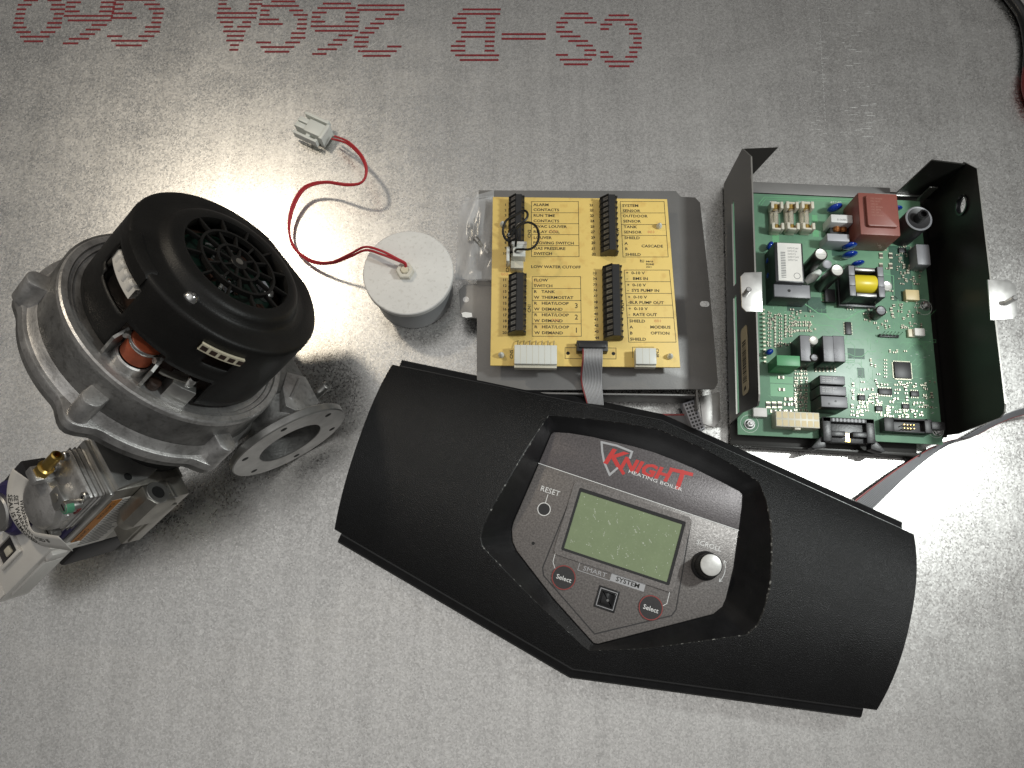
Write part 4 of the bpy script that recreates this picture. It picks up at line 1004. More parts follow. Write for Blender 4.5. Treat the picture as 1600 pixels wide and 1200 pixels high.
# jumper plug with its looped black wire
jp = z3(412, 470, ZB); JO = bw((jp.x, jp.y, ZB))
jumper = thing('jumper_plug', 'white plug with a looped black wire on the yellow board', 'connector', JO, rotz(BANG))
def build_jumper():
    def jl(x, y, z): v = z3(x, y, z); return Vector((v.x-jp.x, v.y-jp.y, z-ZB))
    a, b = jl(372, 528, ZB+10), jl(450, 440, ZB+10)
    MB().box(a.x, b.x, a.y, b.y, 0, 10, .6).build('header', 'nylon_warm', jumper)
    a, b = jl(385, 470, ZB+20), jl(462, 378, ZB+20)
    pl = MB().box(a.x, b.x, b.y-12, b.y, 8, 19.5, .7).build('plug', 'nylon', jumper)
    MB().box(a.x-1, b.x+1, b.y-1.5, b.y+1.2, 8, 20, .3).build('plug_collar', 'white_plastic', pl)
    x = jl(355, 440, ZB+15).x; MB().box(x-1, x+1.6, b.y-15, b.y-2, 4, 17, .6).build('latch', 'nylon', jumper)
    def zz(x, y, z): return jl((760+x*.1-700)/.2625, (290+y*.1-280)/.2625, z)
    pth = [(450, 1030, 61), (470, 1000, 64), (560, 995, 67), (690, 990, 69), (790, 900, 70), (818, 760, 70), (770, 630, 70), (660, 575, 70), (560, 600, 70), (470, 660, 69), (380, 720, 68), (330, 780, 68), (390, 790, 69), (440, 700, 71), (500, 610, 73), (580, 560, 74), (635, 500, 74), (640, 430, 74), (590, 390, 73), (500, 430, 72), (390, 490, 71), (300, 560, 70), (260, 680, 69), (275, 790, 68), (330, 860, 67), (350, 800, 67), (400, 690, 68), (450, 640, 70), (480, 720, 70), (465, 850, 67), (455, 950, 62)]
    MB().tube(smooth_path([zz(x, y, z) for x, y, z in pth], 6), 1.0, 8).build('wire', 'wire_black', jumper)
build_jumper()

# ================================================================== bag of spare fuses lying over the plate edge
bagc = at(742, 370, 27)
bag = thing('plastic_bag', 'clear plastic bag of glass fuses tucked under the yellow board', 'bag', Vector((bagc.x, bagc.y, 0)))
def build_bag():
    w0 = bagc
    def g(px, py, z): p = at(px, py, z); return (p.x-w0.x, p.y-w0.y, z)
    def layer(name, dz, px):
        rows = []
        for i in range(17):
            v = i/16
            r = []
            for j in range(15):
                u = j/14
                x0, x1 = px[0]+(px[2]-px[0])*v, px[1]+(px[3]-px[1])*v
                x = x0+(x1-x0)*u; y = px[4]+(px[5]-px[4])*v+(8*(1-u) if v < .1 else 0)-u*6*(1-v)
                z = 27.2+dz+(-8*max(0, (.45-u)/.45)**1.5)+1.3*sin(u*7+v*3+dz)*sin(v*9-u*4)+.8*sin(u*17+v*11)
                z = max(z, 14 if u < .3 else 26.5)
                r.append(g(x, y, z))
            rows.append(r)
        o = MB().grid(rows).build(name, 'plastic_film', bag, sharp=80)
        return o
    layer('film', 6.5, (717, 772, 711, 770, 312, 436)); layer('film', 0.5, (721, 772, 711, 770, 303, 438))
    MB().tube([g(718, 315, 26), g(745, 309, 33), g(770, 306, 33)], .35, 6).build('fold', 'plastic_film', bag)
    MB().tube([g(711, 435, 22), g(735, 437, 31), g(762, 438, 32)], .35, 6).build('seam', 'plastic_film', bag)
build_bag()
def fuse(p0, p1, lab):
    a, b = Vector(p0), Vector(p1); d = (b-a).normalized(); c = (a+b)/2
    t = thing('glass_fuse', lab, 'fuse', c, d.to_track_quat('Z', 'Y').to_matrix(), 'spare fuses in the bag')
    L_ = (b-a).length/2
    MB().lathe([(2.3, -L_+3), (2.3, L_-3)], 20).build('glass_tube', 'fuse_glass', t)
    for s in (-1, 1): MB().cyl(2.6, s*(L_-5), s*L_, n=20, b=.5).build('end_cap', 'clamp_metal', t)
    MB().tube([(0, 0, -L_+3), (0, 0, L_-3)], .25, 6).build('fuse_wire', 'chrome', t)
fuse(at(744.5, 341, 30), at(744, 376, 30), 'upright glass fuse nearest the yellow board inside the clear plastic bag')
fuse(at(734, 350, 29), at(736, 379, 29), 'glass fuse nearest the outer edge of the clear plastic bag')
fuse(at(742, 372, 33), at(763, 397, 31), 'slanted glass fuse pointing under the yellow board in the plastic bag')

# ================================================================== control module: dark tray with the green circuit board
MO = Vector((185, 133, 0)); MANG = -2.9
module = thing('control_module', 'green control circuit board in a dark open steel tray with tall sides', 'circuit board', MO, rotz(MANG))
_mc, _ms = cos(radians(MANG)), sin(radians(MANG))
def ml(p): d = Vector(p)-MO; return Vector((d.x*_mc+d.y*_ms, -d.x*_ms+d.y*_mc, d.z))
def mpx(px, py, z): return ml(at(px, py, z))
ZC, HW, WW, DL = 16.6, 84.0, 181.5, 226.0                # top of circuit board, wall height, tray width, depth
def build_module():
    # ---- tray
    MB().prism([(-1, -16), (WW-27, -17), (WW-26, -3), (WW, 0), (WW, DL+2), (-1, DL+2)], 3, 4.4, .3).build('tray_floor', 'tray_brown', module)
    for x, y in ((10, -8), (WW-40, -8), (10, DL-12), (WW-20, DL-12)): MB().cyl(5, 0, 3.05, (x, y, 0), n=20).build('tray_foot', 'chip_black', module)
    MB().prism([(-1, -17), (WW-28, -19), (WW-26, -15.8), (-1, -15.8)], 3, 11, .3).build('front_lip', 'tray_brown', module)
    # walls as plates with openings: profile in depth (y) and height
    def wall(x0, x1, outline, holes=()):
        me = bmesh.new(); loops = [outline]+list(holes); ev = []
        for lp in loops:
            vs = [me.verts.new((x0, p[0], p[1])) for p in lp]
            for i in range(len(vs)): ev.append(me.edges.new((vs[i], vs[(i+1) % len(vs)])))
        bmesh.ops.triangle_fill(me, edges=ev, use_beauty=True)
        me.verts.index_update(); mb = MB(); n = len(me.verts)
        vs = [v.co[:] for v in me.verts]; vs2 = [(x1, v[1], v[2]) for v in vs]; fs = [[v.index for v in f.verts] for f in me.faces]
        fs2 = [[i+n for i in f[::-1]] for f in fs]; sd = [(e.verts[0].index, e.verts[1].index, e.verts[1].index+n, e.verts[0].index+n) for e in me.edges if len(e.link_faces) == 1]
        mb.add(vs+vs2, fs+fs2); mb.add([], []); o_ = len(mb.f); mb.f += sd; mb.m += [1]*len(sd); me.free(); return mb
    def rr2(y0, y1, z0, z1, r): return rrect(y0, y1, z0, z1, r, 4)
    lw = [(2, 3), (DL+3, 3), (DL+3, 62), (DL-18, HW), (8, HW), (3, HW-1.5), (0, HW-5), (4, 40)]
    wl_ = wall(-1.2, 0, lw, [rr2(118, 196, 26, 34, .5), rr2(6, 108, 24, 33, .5)]).build('tray_wall', ['tray_brown', 'cut_edge_sheen'], module, flat=True)
    rw = [(2, 3), (DL-4, 3), (DL-4, 68), (DL-20, HW), (10, HW), (4, HW-2), (1, HW-8), (0, 20)]
    hp = mpx(1507, 319, 62)
    wr = wall(WW, WW+1.2, rw, [[(hp.y+7*cos(t), 60+7*sin(t)) for t in [2*pi*i/20 for i in range(20)]]]).build('tray_wall', ['tray_brown', 'cut_edge_sheen'], module, flat=True)
    gr = MB(); gr.lathe([(7, WW-1.5), (8.6, WW-1.5), (8.6, WW+2.4), (7, WW+2.4), (6.4, WW+.6), (7, WW-1.5)], 24, (0, hp.y, 60), 0); gr.build('grommet', 'gloss_black', module)
    # back returns: bent inwards at the rear of each wall
    lr = [mpx(1167, 232, 64), mpx(1216, 230, 64), mpx(1184, 272, 64)]
    B_ = mpx(1216, 230, 62)
    MB().add([(0.0, DL+3, 62), (B_.x, B_.y, 62), (B_.x, B_.y, 60.8), (0, DL+3, 60.8), (.2, 192, 83.6), (.2, 192, 82.4)], [(0, 1, 4), (3, 5, 2), (0, 3, 2, 1), (1, 2, 5, 4), (4, 5, 3, 0)]).build('rear_return', 'tray_brown', module, flat=True)
    q = [(WW-33, 12), (WW, 12), (WW, 70), (WW-30, 74)]
    mb = MB(); y0, y1 = DL-8, DL-6.8
    mb.add([(a, y0, b) for a, b in q]+[(a, y1, b) for a, b in q], [(0, 1, 2, 3), (7, 6, 5, 4), (0, 4, 5, 1), (1, 5, 6, 2), (2, 6, 7, 3), (3, 7, 4, 0)]); mb.build('rear_return', 'tray_brown', module, flat=True)
    MB().box(WW-52, WW-6, DL-10, DL-8.2, 16, 19, .2).build('rear_strip', 'steel_tab', module)
    MB().box(4, WW-34, DL-9, DL+2, 10, 11.4, .3).build('rear_ledge', 'plate_paint', module)
    # mounting tabs with studs on top of the walls
    for sgn, pts, sp, side in ((-1, [(1157, 432), (1163, 426), (1190, 425), (1191, 487), (1166, 487), (1159, 480)], (1163, 461), 0), (1, [(1543, 437), (1577, 438), (1587, 446), (1590, 490), (1583, 499), (1548, 500)], (1571, 474), 0)):
        P = [mpx(x, y, HW) for x, y in pts]
        tb = MB().prism([(p.x, p.y) for p in P], HW-.9, HW+.3, .2).build('mounting_tab', 'steel_tab', module)
        s = mpx(*sp, HW); MB().cyl(2.1, HW, HW+12, (s.x, s.y, 0), n=18, b=.5).build('stud', 'chrome', tb)
    # barcode sticker on the outer face of the low wall
    st = MB().prism(rr2(16, 72, 44, 61, 4), 1.25, 1.55, fr=lambda y, z, h: (-h, y, z)).build('barcode_sticker', 'barcode_paper', wl_)
    bc = MB(); y = 26
    while y < 60:
        w_ = random.choice((.5, .9, 1.4)); bc.add([(-1.62, y, 47), (-1.62, y+w_, 47), (-1.62, y+w_, 57), (-1.62, y, 57)], [(0, 1, 2, 3)]); y += w_+random.choice((.5, .8, 1.1))
    bc.add([(-1.62, 19, 48), (-1.62, 22, 50), (-1.62, 23, 54), (-1.62, 20, 55)], [(0, 1, 2, 3)])
    bc.build('barcode', 'print_black', st, flat=True)
    # ---- circuit board
    P = [mpx(*p, ZC) for p in [(1154, 679), (1473, 687)]]
    PX0, PX1, PY0, PY1 = 2.0, 170.5, P[0].y, 213.0
    pcb = MB().box(PX0, PX1, PY0, PY1, ZC-1.7, ZC, .2).build('printed_board', 'pcb_green', module)
    for x, y in ((12, 12), (150, 12), (12, 190), (150, 190)): MB().cyl(3, 4.3, ZC-1.6, (x, y, 0), n=14).build('standoff', 'chrome', module)
    def pl(px, py): return mpx(px, py, ZC)
    # tracks, pads, legend
    tr = MB(); z = ZC+.05
    def L(pts, wd=.5): tr.line([pl(*p) for p in pts], wd, z)
    L([(1186, 318), (1194, 308), (1330, 312), (1345, 322)], .7); L([(1188, 322), (1196, 311), (1324, 315)], .5)
    L([(1258, 475), (1278, 489), (1290, 491), (1297, 498), (1322, 500), (1341, 487), (1350, 486)], .8)
    L([(1236, 497), (1260, 497), (1273, 508), (1300, 509), (1318, 524)], .5); L([(1318, 553), (1327, 553), (1336, 557), (1347, 557), (1356, 549), (1368, 549)], .5)
    L([(1318, 563), (1335, 563)], .6); L([(1318, 566), (1335, 566)], .6); L([(1380, 427), (1396, 431), (1397, 462), (1403, 468), (1404, 495)], .5)
    for i in range(230):
        x, y = random.uniform(1320, 1450), random.uniform(500, 650)
        if i % 3 == 0: x, y = random.uniform(1200, 1320), random.uniform(470, 640)
        p = [(x, y)]
        for k in range(random.randint(1, 3)):
            d = random.choice(((1, 0), (0, 1), (.7, .7), (.7, -.7))); l = random.uniform(3, 16); x += d[0]*l; y += d[1]*l; p.append((min(x, 1466), min(y, 676)))
        L(p, random.uniform(.16, .3))
    def R(x0, y0, x1, y1, mb=tr, dz=0.02):
        a, b = pl(x0, y1), pl(x1, y0); mb.add([(a.x, a.y, z+dz), (b.x, a.y, z+dz), (b.x, b.y, z+dz), (a.x, b.y, z+dz)], [(0, 1, 2, 3)])
    for r in ((1203, 589, 1239, 598), (1204, 601, 1239, 619), (1269, 336, 1277, 347), (1207, 366, 1217, 378), (1270, 360, 1279, 370), (1295, 465, 1304, 470), (1283, 455, 1288, 470)): R(*r)
    t_ = tr.build('board_tracks', 'pcb_trace', pcb, flat=True); t_['kind'] = 'stuff'
    dk = MB()
    for r in ((1262, 465, 1290, 488), (1300, 380, 1330, 400), (1395, 385, 1420, 470), (1230, 470, 1262, 486), (1325, 545, 1350, 560), (1340, 575, 1350, 590)): R(*r, mb=dk, dz=.0)
    d_ = dk.build('board_tracks', 'pcb_dark', pcb, flat=True); d_['kind'] = 'stuff'
    sk = MB()
    o = pl(1203, 320); sk.text('UE', 5.0, lambda x, y: (o.x+x, o.y+y, z+.05), 'LEFT', 1.0, bold=.15)
    o2 = pl(1247, 317); sk.text('3630208-53', 3.0, lambda x, y: (o2.x+x, o2.y+y, z+.05)); o3 = pl(1297, 318); sk.text('45240', 3.4, lambda x, y: (o3.x+x, o3.y+y, z+.05), 'LEFT', 1.2)
    def circ_line(px, py, r):
        c = pl(px, py); sk.line([(c.x+r*cos(a), c.y+r*sin(a)) for a in [2*pi*i/24 for i in range(25)]], .3, z+.04)
    circ_line(1171, 662, 7.4); circ_line(1443, 480, 7); circ_line(1462, 672, 6.5)
    for i in range(60):
        x, y = random.choice(((random.uniform(1420, 1462), random.uniform(500, 650)), (random.uniform(1330, 1460), random.uniform(600, 650)), (random.uniform(1195, 1240), random.uniform(485, 545))))
        o4 = pl(x, y); sk.line([o4, (o4.x+random.uniform(.6, 2.2), o4.y)], random.uniform(.2, .4), z+.06)
    s_ = sk.build('board_legend', 'silk', pcb, flat=True); s_['kind'] = 'stuff'
    # ---- parts on the board. corners are photograph positions of the part's top face
    def top(x0, y0, x1, y1, h):
        a, b = mpx(x0, y1, ZC+h), mpx(x1, y0, ZC+h); return a.x, b.x, a.y, b.y
    def box(name, m, x0, y0, x1, y1, h, b=.4, parent=module, z0=0.0):
        X0, X1, Y0, Y1 = top(x0, y0, x1, y1, h); return MB().box(X0, X1, Y0, Y1, ZC+z0, ZC+h, b).build(name, m, parent), (X0, X1, Y0, Y1)
    # fuse holders
    for i, cx in enumerate((1214.5, 1238.5, 1262.5)):
        h = 13; X0, X1, Y0, Y1 = top(cx-8, 315, cx+9.5, 357, h); w_ = X1-X0
        fb = MB().box(X0+1.5, X1-1.5, Y0, Y1, ZC, ZC+4, .4)
        for ya, yb in ((Y0, Y0+6), (Y1-6.5, Y1)):
            fb.box(X0, X0+2.6, ya, yb, ZC+3.5, ZC+h, .4); fb.box(X1-2.6, X1, ya, yb, ZC+3.5, ZC+h, .4)
        fb.box(X0, X1, Y0, Y0+1.6, ZC+3, ZC+h-1, .3); fb.box(X0, X1, Y1-1.6, Y1, ZC+3, ZC+h-1, .3)
        fo = fb.build('fuse_holder', 'fuse_ivory', module)
        MB().lathe([(2.2, Y0+3), (2.2, Y1-3)], 16, ((X0+X1)/2, 0, ZC+8), 1).build('fuse_tube', 'fuse_glass', fo)
        for ya in (Y0+1.2, Y1-6): MB().cyl(2.5, ya, ya+4.8, ((X0+X1)/2, 0, ZC+8), 1, 18, .4).build('fuse_clip', 'brass', fo)
    # film capacitors and choke
    o, _ = box('film_capacitor', 'film_white', 1299, 336, 1332, 347, 19, .6); X0, X1, Y0, Y1 = _
    MB().text('0.068K', 2.6, lambda x, y: (X0+5+x, Y0+1.8+y, ZC+19.05), 'LEFT', 1.15).build('printed_marks', 'print_grey', o, flat=True)
    box('film_capacitor', 'film_grey', 1293, 366, 1327, 376, 18, .6)
    ch, _ = box('choke', 'relay_black', 1297, 347, 1330, 366, 9, .6)
    X0, X1, Y0, Y1 = _
    for k in (.3, .6): MB().lathe([(2.2, Y0+2), (3.2, Y0+3.5), (3.2, Y1-3.5), (2.2, Y1-2)], 16, (X0+(X1-X0)*k, 0, ZC+9), 1).build('winding', 'copper', ch)
    # blue discs standing on edge
    def disc(px, py, r, h, ang, squash=.36):
        c = mpx(px, py, ZC+h); mb = MB(); n, m_ = 20, 8; rows = []
        for i in range(m_+1):
            t = pi*i/m_; rows.append([(r*cos(a)*sin(t), squash*r*cos(t), r*sin(a)*sin(t)) for a in [2*pi*k/n for k in range(n)]])
        ca, sa = cos(radians(ang)), sin(radians(ang))
        rows = [[(c.x+x*ca-y*sa, c.y+x*sa+y*ca, ZC+r*1.05+2+zz) for x, y, zz in rr] for rr in rows]
        o = mb.grid(rows, closed=True).build('disc_varistor', 'blue_gloss', module, sharp=80)
        lg = MB()
        for s in (-.4, .4): lg.tube([(c.x+r*s*ca, c.y+r*s*sa, ZC), (c.x+r*s*ca, c.y+r*s*sa, ZC+5)], .4, 6)
        lg.build('leads', 'chrome', o)
    disc(1304, 325, 7.0, 9, 18); disc(1328, 384, 6.6, 9, 12); disc(1328, 398, 6.6, 9, 10); disc(1340, 412, 5.8, 8, 12)
    disc(1401, 326, 4.5, 6, 0); disc(1202, 385, 4.2, 5, 60, .6); disc(1201, 407, 4.2, 5, 60, .6); disc(1202, 430, 4.2, 5, 60, .6); disc(1201, 551, 3.6, 4, 30, .7)
    # mains transformer
    tf, (X0, X1, Y0, Y1) = box('transformer', 'transformer_red', 1345, 303, 1402, 366, 31, 1.2)
    tp = MB().prism(rrect(X0+5, X1-3, Y0+6.5, Y1-4, 2), ZC+30.5, ZC+34.5, .8).build('transformer_pad', 'transformer_red', tf)
    pm = MB()
    for i in range(7): pm.text('VAC 50/60Hz'[0:11-(i % 3)*2], 1.9, lambda x, y: (X0+8.5+x, Y1-8-i*2.6+y, ZC+34.56), 'LEFT', .95)
    pm.build('printed_marks', 'transformer_print', tp, flat=True)
    # round pressure sensor with its nozzle
    c = mpx(1436, 341, ZC+32)
    bz = MB().lathe([(11.0, ZC), (11.0, ZC+31), (10.4, ZC+32), (9.2, ZC+31.6), (5.4, ZC+30.6), (0.01, ZC+30.6)], 48, (c.x, c.y, 0)).build('buzzer', 'chip_black', module)
    MB().lathe([(4.4, ZC+30.4), (4.0, ZC+40), (2.6, ZC+40), (2.4, ZC+36), (0.01, ZC+36)], 28, (c.x, c.y, 0)).build('buzzer_nozzle', 'gloss_black', bz)
    MB().lathe([(11.05, ZC+30.8), (11.2, ZC+31.6), (10.4, ZC+32.1), (9.6, ZC+31.8)], 48, (c.x, c.y, 0)).build('buzzer_rim', 'relay_grey', bz)
    e = mpx(1445, 305, ZC+10); MB().box(e.x-3, e.x+4, e.y-.4, e.y+.4, ZC, ZC+24).build('spade_terminal', 'clamp_metal', module)
    # big relay with paper label, flat relay in front
    rl, (X0, X1, Y0, Y1) = box('relay', 'relay_black', 1212, 380, 1254, 440, 26, .7)
    lb = MB().box(X0+2.6, X1-1.5, Y0+1.2, Y1-.6, ZC+25.9, ZC+26.12).build('relay_label', 'label_white', rl)
    pm = MB()
    for i in range(16): yy = Y0+4+i*1.5; pm.add([(X0+5, yy, ZC+26.16), (X0+9, yy, ZC+26.16), (X0+9, yy+random.uniform(.4, .9), ZC+26.16), (X0+5, yy+.7, ZC+26.16)], [(0, 1, 2, 3)])
    for i in range(5): pm.text('DPDT24V'[:7-i % 3], 2.2, lambda x, y: (X0+11+x, Y1-6-i*2.7+y, ZC+26.16))
    ccx, ccy = X1-6, Y0+6; pm.line([(ccx+2.6*cos(a), ccy+2.6*sin(a)) for a in [2*pi*k/18 for k in range(19)]], .4, ZC+26.16)
    pm.build('printed_marks', 'print_grey', lb, flat=True)
    rl2, (X0, X1, Y0, Y1) = box('relay', 'relay_black', 1209, 445, 1266, 464, 20, .5)
    MB().box(X0+.7, X1-.7, Y0+.7, Y1-.7, ZC+19.9, ZC+20.15, .08).build('relay_lid', 'relay_grey', rl2)
    MB().cyl(1.3, ZC+20, ZC+20.3, ((X0*.58+X1*.42), (Y0+Y1)/2, 0), n=14).build('vent_hole', 'dark_void', rl2)
    # tall electrolytic capacitors
    def can(px, py, r, h, mtop='cap_top', sleeve='cap_sleeve'):
        c = mpx(px, py, ZC+h)
        o = MB().lathe([(0.01, ZC), (r-.6, ZC), (r, ZC+1), (r, ZC+h-.8), (r-.5, ZC+h-.2), (r-1, ZC+h)], 32, (c.x, c.y, 0)).build('capacitor', sleeve, module)
        t = MB().lathe([(r-.8, ZC+h-.1), (r-1.2, ZC+h-.3), (0.01, ZC+h-.3)], 32, (c.x, c.y, 0)).build('capacitor_top', mtop, o)
        MB().box(c.x-r*.7, c.x+r*.7, c.y-.15, c.y+.15, ZC+h-.4, ZC+h-.24).build('vent_score', 'film_grey', o)
    can(1283, 397, 5.6, 36); can(1308.5, 422, 5.6, 36); can(1377, 485, 4.6, 13, 'relay_grey'); can(1386, 446, 4.6, 12, 'cap_top', 'cap_top'); can(1271.5, 531, 3.8, 23, 'cap_top', 'cap_top'); can(1272.5, 558.5, 3.6, 23, 'relay_grey'); can(1293, 412, 4.0, 9, 'film_grey', 'film_grey')
    a, b = mpx(1258, 442, ZC+9), mpx(1281, 424, ZC+9)
    MB().tube([a, a+(b-a)*.35, a+(b-a)*.65, b], [2.2, 3.8, 3.8, 2.2], 16).build('surge_tube', 'nylon', module)
    # switching transformer with yellow tape
    X0, X1, Y0, Y1 = top(1328, 417, 1380, 462, 25)
    fm = MB().box(X0, X0+5.5, Y0, Y1, ZC, ZC+25, .4).box(X1-5.5, X1, Y0, Y1, ZC, ZC+25, .4).box(X0+5, X1-5, Y0+.4, Y0+4, ZC, ZC+23, .4).box(X0+5, X1-5, Y1-4, Y1-.4, ZC, ZC+23, .4).box(X0-1, X1+1, Y0-1.5, Y1+1.5, ZC, ZC+5, .4)
    sw = fm.build('switching_transformer', 'relay_black', module)
    for xa in (X0, X1-5.5):
        for k in range(3): ya = Y0+(Y1-Y0)*k/3; MB().box(xa+.4, xa+5.1, ya+.4, ya+(Y1-Y0)/3-.3, ZC+24.9, ZC+25.2, .1).build('core_face', 'relay_grey', sw)
    cy_ = (Y0+Y1)/2; MB().lathe([(0.01, X0+5.4), (7.6, X0+5.4), (8.0, X0+6.2), (8.0, X1-6.2), (7.6, X1-5.4), (0.01, X1-5.4)], 40, (0, cy_, ZC+17.5), 0).build('tape_winding', 'tape_yellow', sw)
    for ya in (Y0+1, Y1-3.4): MB().box(X0+6.5, X1-6.5, ya, ya+2.4, ZC+23, ZC+23.6, .2).build('core_clip', 'clamp_metal', sw)
    HR = 22
    # assorted blocks
    box('power_resistor', 'relay_grey', 1434, 382, 1452, 413, 14, .8); op, _ = box('opto_coupler', 'opto_beige', 1416, 453, 1436, 468, 5, .5)
    gb, (X0, X1, Y0, Y1) = box('green_block', 'green_block', 1214, 556, 1250, 571, 23, .7)
    for r in ((1251, 524, 1266, 564), (1287, 525, 1302, 565), (1303, 525, 1319, 565)):
        o, (X0, X1, Y0, Y1) = box('small_relay', 'relay_black', *r, HR, .5)
        MB().box(X0+.5, X1-.5, Y0+.5, Y1-.5, ZC+HR-.1, ZC+HR+.15, .1).build('relay_lid', 'relay_grey', o)
        pm = MB()
        for i in range(5): pm.text('G5V 24VDC'[i % 3:], 1.5, lambda x, y: (X0+1.6+i*1.2-y, Y0+3+x, ZC+HR+.2))
        pm.build('printed_marks', 'film_grey', o, flat=True)
    for i, r in enumerate(((1281, 588, 1320, 600), (1281, 604, 1322, 617), (1283, 620, 1324, 636))):
        o, (X0, X1, Y0, Y1) = box('small_relay', 'relay_black', *r, HR, .5)
        MB().box(X0+.5, X1-.5, Y0+.5, Y1-.5, ZC+HR-.1, ZC+HR+.15, .1).build('relay_lid', 'relay_grey', o)
        if i < 2:
            pm = MB()
            for k in range(3): pm.text('10A 250VAC  RELAY'[:16-k*3], 1.5, lambda x, y: (X0+1.8+x, Y1-2.4-k*1.7+y, ZC+HR+.2))
            pm.build('printed_marks', 'film_white', o, flat=True)
        else:
            for k in (.3, .55): MB().cyl(.9, ZC+HR, ZC+HR+.3, (X0+(X1-X0)*k, Y0+(Y1-Y0)*(k+.02), 0), n=12).build('vent_hole', 'chip_black', o)
    # white power header: 7 x 2 sockets
    X0, X1, Y0, Y1 = top(1213, 645, 1280, 666, 12)
    hd = MB().box(X0, X1, Y0, Y1, ZC, ZC+12, .4).build('power_header', 'nylon_warm', module)
    MB().box((X0+X1)/2-2.5, (X0+X1)/2+2.5, Y0-1.8, Y0+.2, ZC+5, ZC+11, .4).build('header_key', 'nylon_warm', hd)
    px_, py_ = (X1-X0)/7.0, (Y1-Y0)/2.0; src = None
    for i in range(7):
        for j in range(2):
            x, y = X0+px_*(i+.5), Y0+py_*(j+.5)
            if src is None:
                src = MB().prism(rrect(-px_*.38, px_*.38, -py_*.38, py_*.38, .5), ZC+11.95, ZC+12.08).build('header_cavity', 'opto_beige', hd); src.location = Vector((x, y, 0))*S
            else: share(src, 'header_cavity', hd, (x, y, 0))
    # latched ribbon header
    X0, X1, Y0, Y1 = top(1287, 655, 1366, 689, 10)
    ih = MB().box(X0, X1, Y0, Y1, ZC, ZC+6, .5).box(X0, X1, Y1-4, Y1, ZC, ZC+10, .5).box(X0, X0+7, Y0, Y1, ZC, ZC+10, .6).box(X1-7, X1, Y0, Y1, ZC, ZC+10, .6).box(X0+6, (X0+X1)/2-3, Y0+4.5, Y0+9, ZC, ZC+9.6, .4).box((X0+X1)/2+3, X1-6, Y0+4.5, Y0+9, ZC, ZC+9.6, .4)
    iho = ih.build('ribbon_header', 'relay_black', module, sharp=25)
    MB().box((X0+X1)/2-1.6, (X0+X1)/2+1.6, Y0+1, Y0+8, ZC+6, ZC+6.4).build('header_pin', 'brass', iho)
    for s, xe in ((-1, X0), (1, X1)):
        e = MB(); e.prism([(xe-s*2, Y0+5), (xe+s*1, Y0+4), (xe+s*9, Y0-5), (xe+s*6, Y0-6.5), (xe-s*3, Y0-4)], ZC-2, ZC+7, .5); e.build('latch', 'relay_black', iho)
    for i in range(9): x = X0+9+i*(X1-X0-18)/8; MB().box(x-.8, x+.8, Y1-3.4, Y1-.8, ZC+9.8, ZC+10.15).build('header_slot', 'relay_grey', iho)
    # open header with pins, its latch arm over the board edge
    X0, X1, Y0, Y1 = top(1398, 655, 1450, 674, 9)
    oh = MB().box(X0-6, X1, Y0, Y1, ZC, ZC+4, .4).box(X0-8, X0, Y0, Y1, ZC, ZC+9, .4).box(X1-3, X1+3, Y0, Y1, ZC, ZC+9, .4).box(X0, X1, Y1-1.6, Y1, ZC, ZC+9, .4).box(X0, X1, Y0, Y0+1.2, ZC, ZC+8, .3).box(X1+2, X1+13, Y0+3, Y1-2, ZC+4, ZC+10, .6)
    oho = oh.build('ribbon_header', 'chip_black', module, sharp=25)
    for i in range(4):
        for j in range(2): MB().box(X0+8+i*2.6-.3, X0+8+i*2.6+.3, Y0+3+j*3.0-.3, Y0+3+j*3.0+.3, ZC+4, ZC+9.5).build('header_pin', 'brass', oho)
    # angled pin row, chips, screws
    ph = MB(); X0, X1, Y0, Y1 = top(1374, 516, 1404, 526, 2); ph.box(X0, X1, Y0, Y0+2.5, ZC, ZC+2.2, .2); pho = ph.build('pin_row', 'chip_black', module)
    for i in range(6): x = X0+1+i*(X1-X0-2)/5; MB().tube([(x, Y0+1, ZC+2), (x, Y0+1.2, ZC+6), (x+.6, Y0+2.4, ZC+9)], .4, 6).build('pin', 'chrome', pho)
    def chip(x0, y0, x1, y1, h, n, horiz=True, quad=False):
        o, (X0, X1, Y0, Y1) = box('chip', 'chip_black', x0, y0, x1, y1, h, .25)
        lg = MB()
        for i in range(n):
            t = (i+.5)/n
            if horiz or quad:
                x = X0+(X1-X0)*t; lg.box(x-.22, x+.22, Y0-1.2, Y0+.2, ZC, ZC+.8); lg.box(x-.22, x+.22, Y1-.2, Y1+1.2, ZC, ZC+.8)
            if not horiz or quad:
                y = Y0+(Y1-Y0)*t; lg.box(X0-1.2, X0+.2, y-.22, y+.22, ZC, ZC+.8); lg.box(X1-.2, X1+1.2, y-.22, y+.22, ZC, ZC+.8)
        l = lg.build('chip_legs', 'smd_end', o, flat=True); l['kind'] = 'stuff'
    chip(1399, 566, 1423, 590, 2.2, 14, quad=True); chip(1322, 503, 1330, 522, 2, 8, False); chip(1374, 607, 1394, 616, 2, 8); chip(1342, 617, 1352, 625, 2, 4); chip(1424, 611, 1436, 619, 2, 4); chip(1369, 634, 1379, 642, 2, 4); chip(1411, 631, 1421, 638, 2, 4); chip(1290, 452, 1305, 471, 4, 4, False); chip(1323, 473, 1336, 481, 2.4, 3); chip(1405, 387, 1416, 394, 2, 3)
    def screw(px, py):
        c = pl(px, py); o = MB().lathe([(4.4, ZC), (4.4, ZC+.8), (3.6, ZC+.8)], 24, (c.x, c.y, 0)); o.lathe([(3.4, ZC+.8), (3.4, ZC+3.2), (2.9, ZC+3.6), (0.01, ZC+3.6)], 6, (c.x, c.y, 0)); o.cyl(1.4, ZC+3.5, ZC+5.4, (c.x, c.y, 0), n=14, b=.3)
        o.build('board_nut', 'chrome', module, sharp=20)
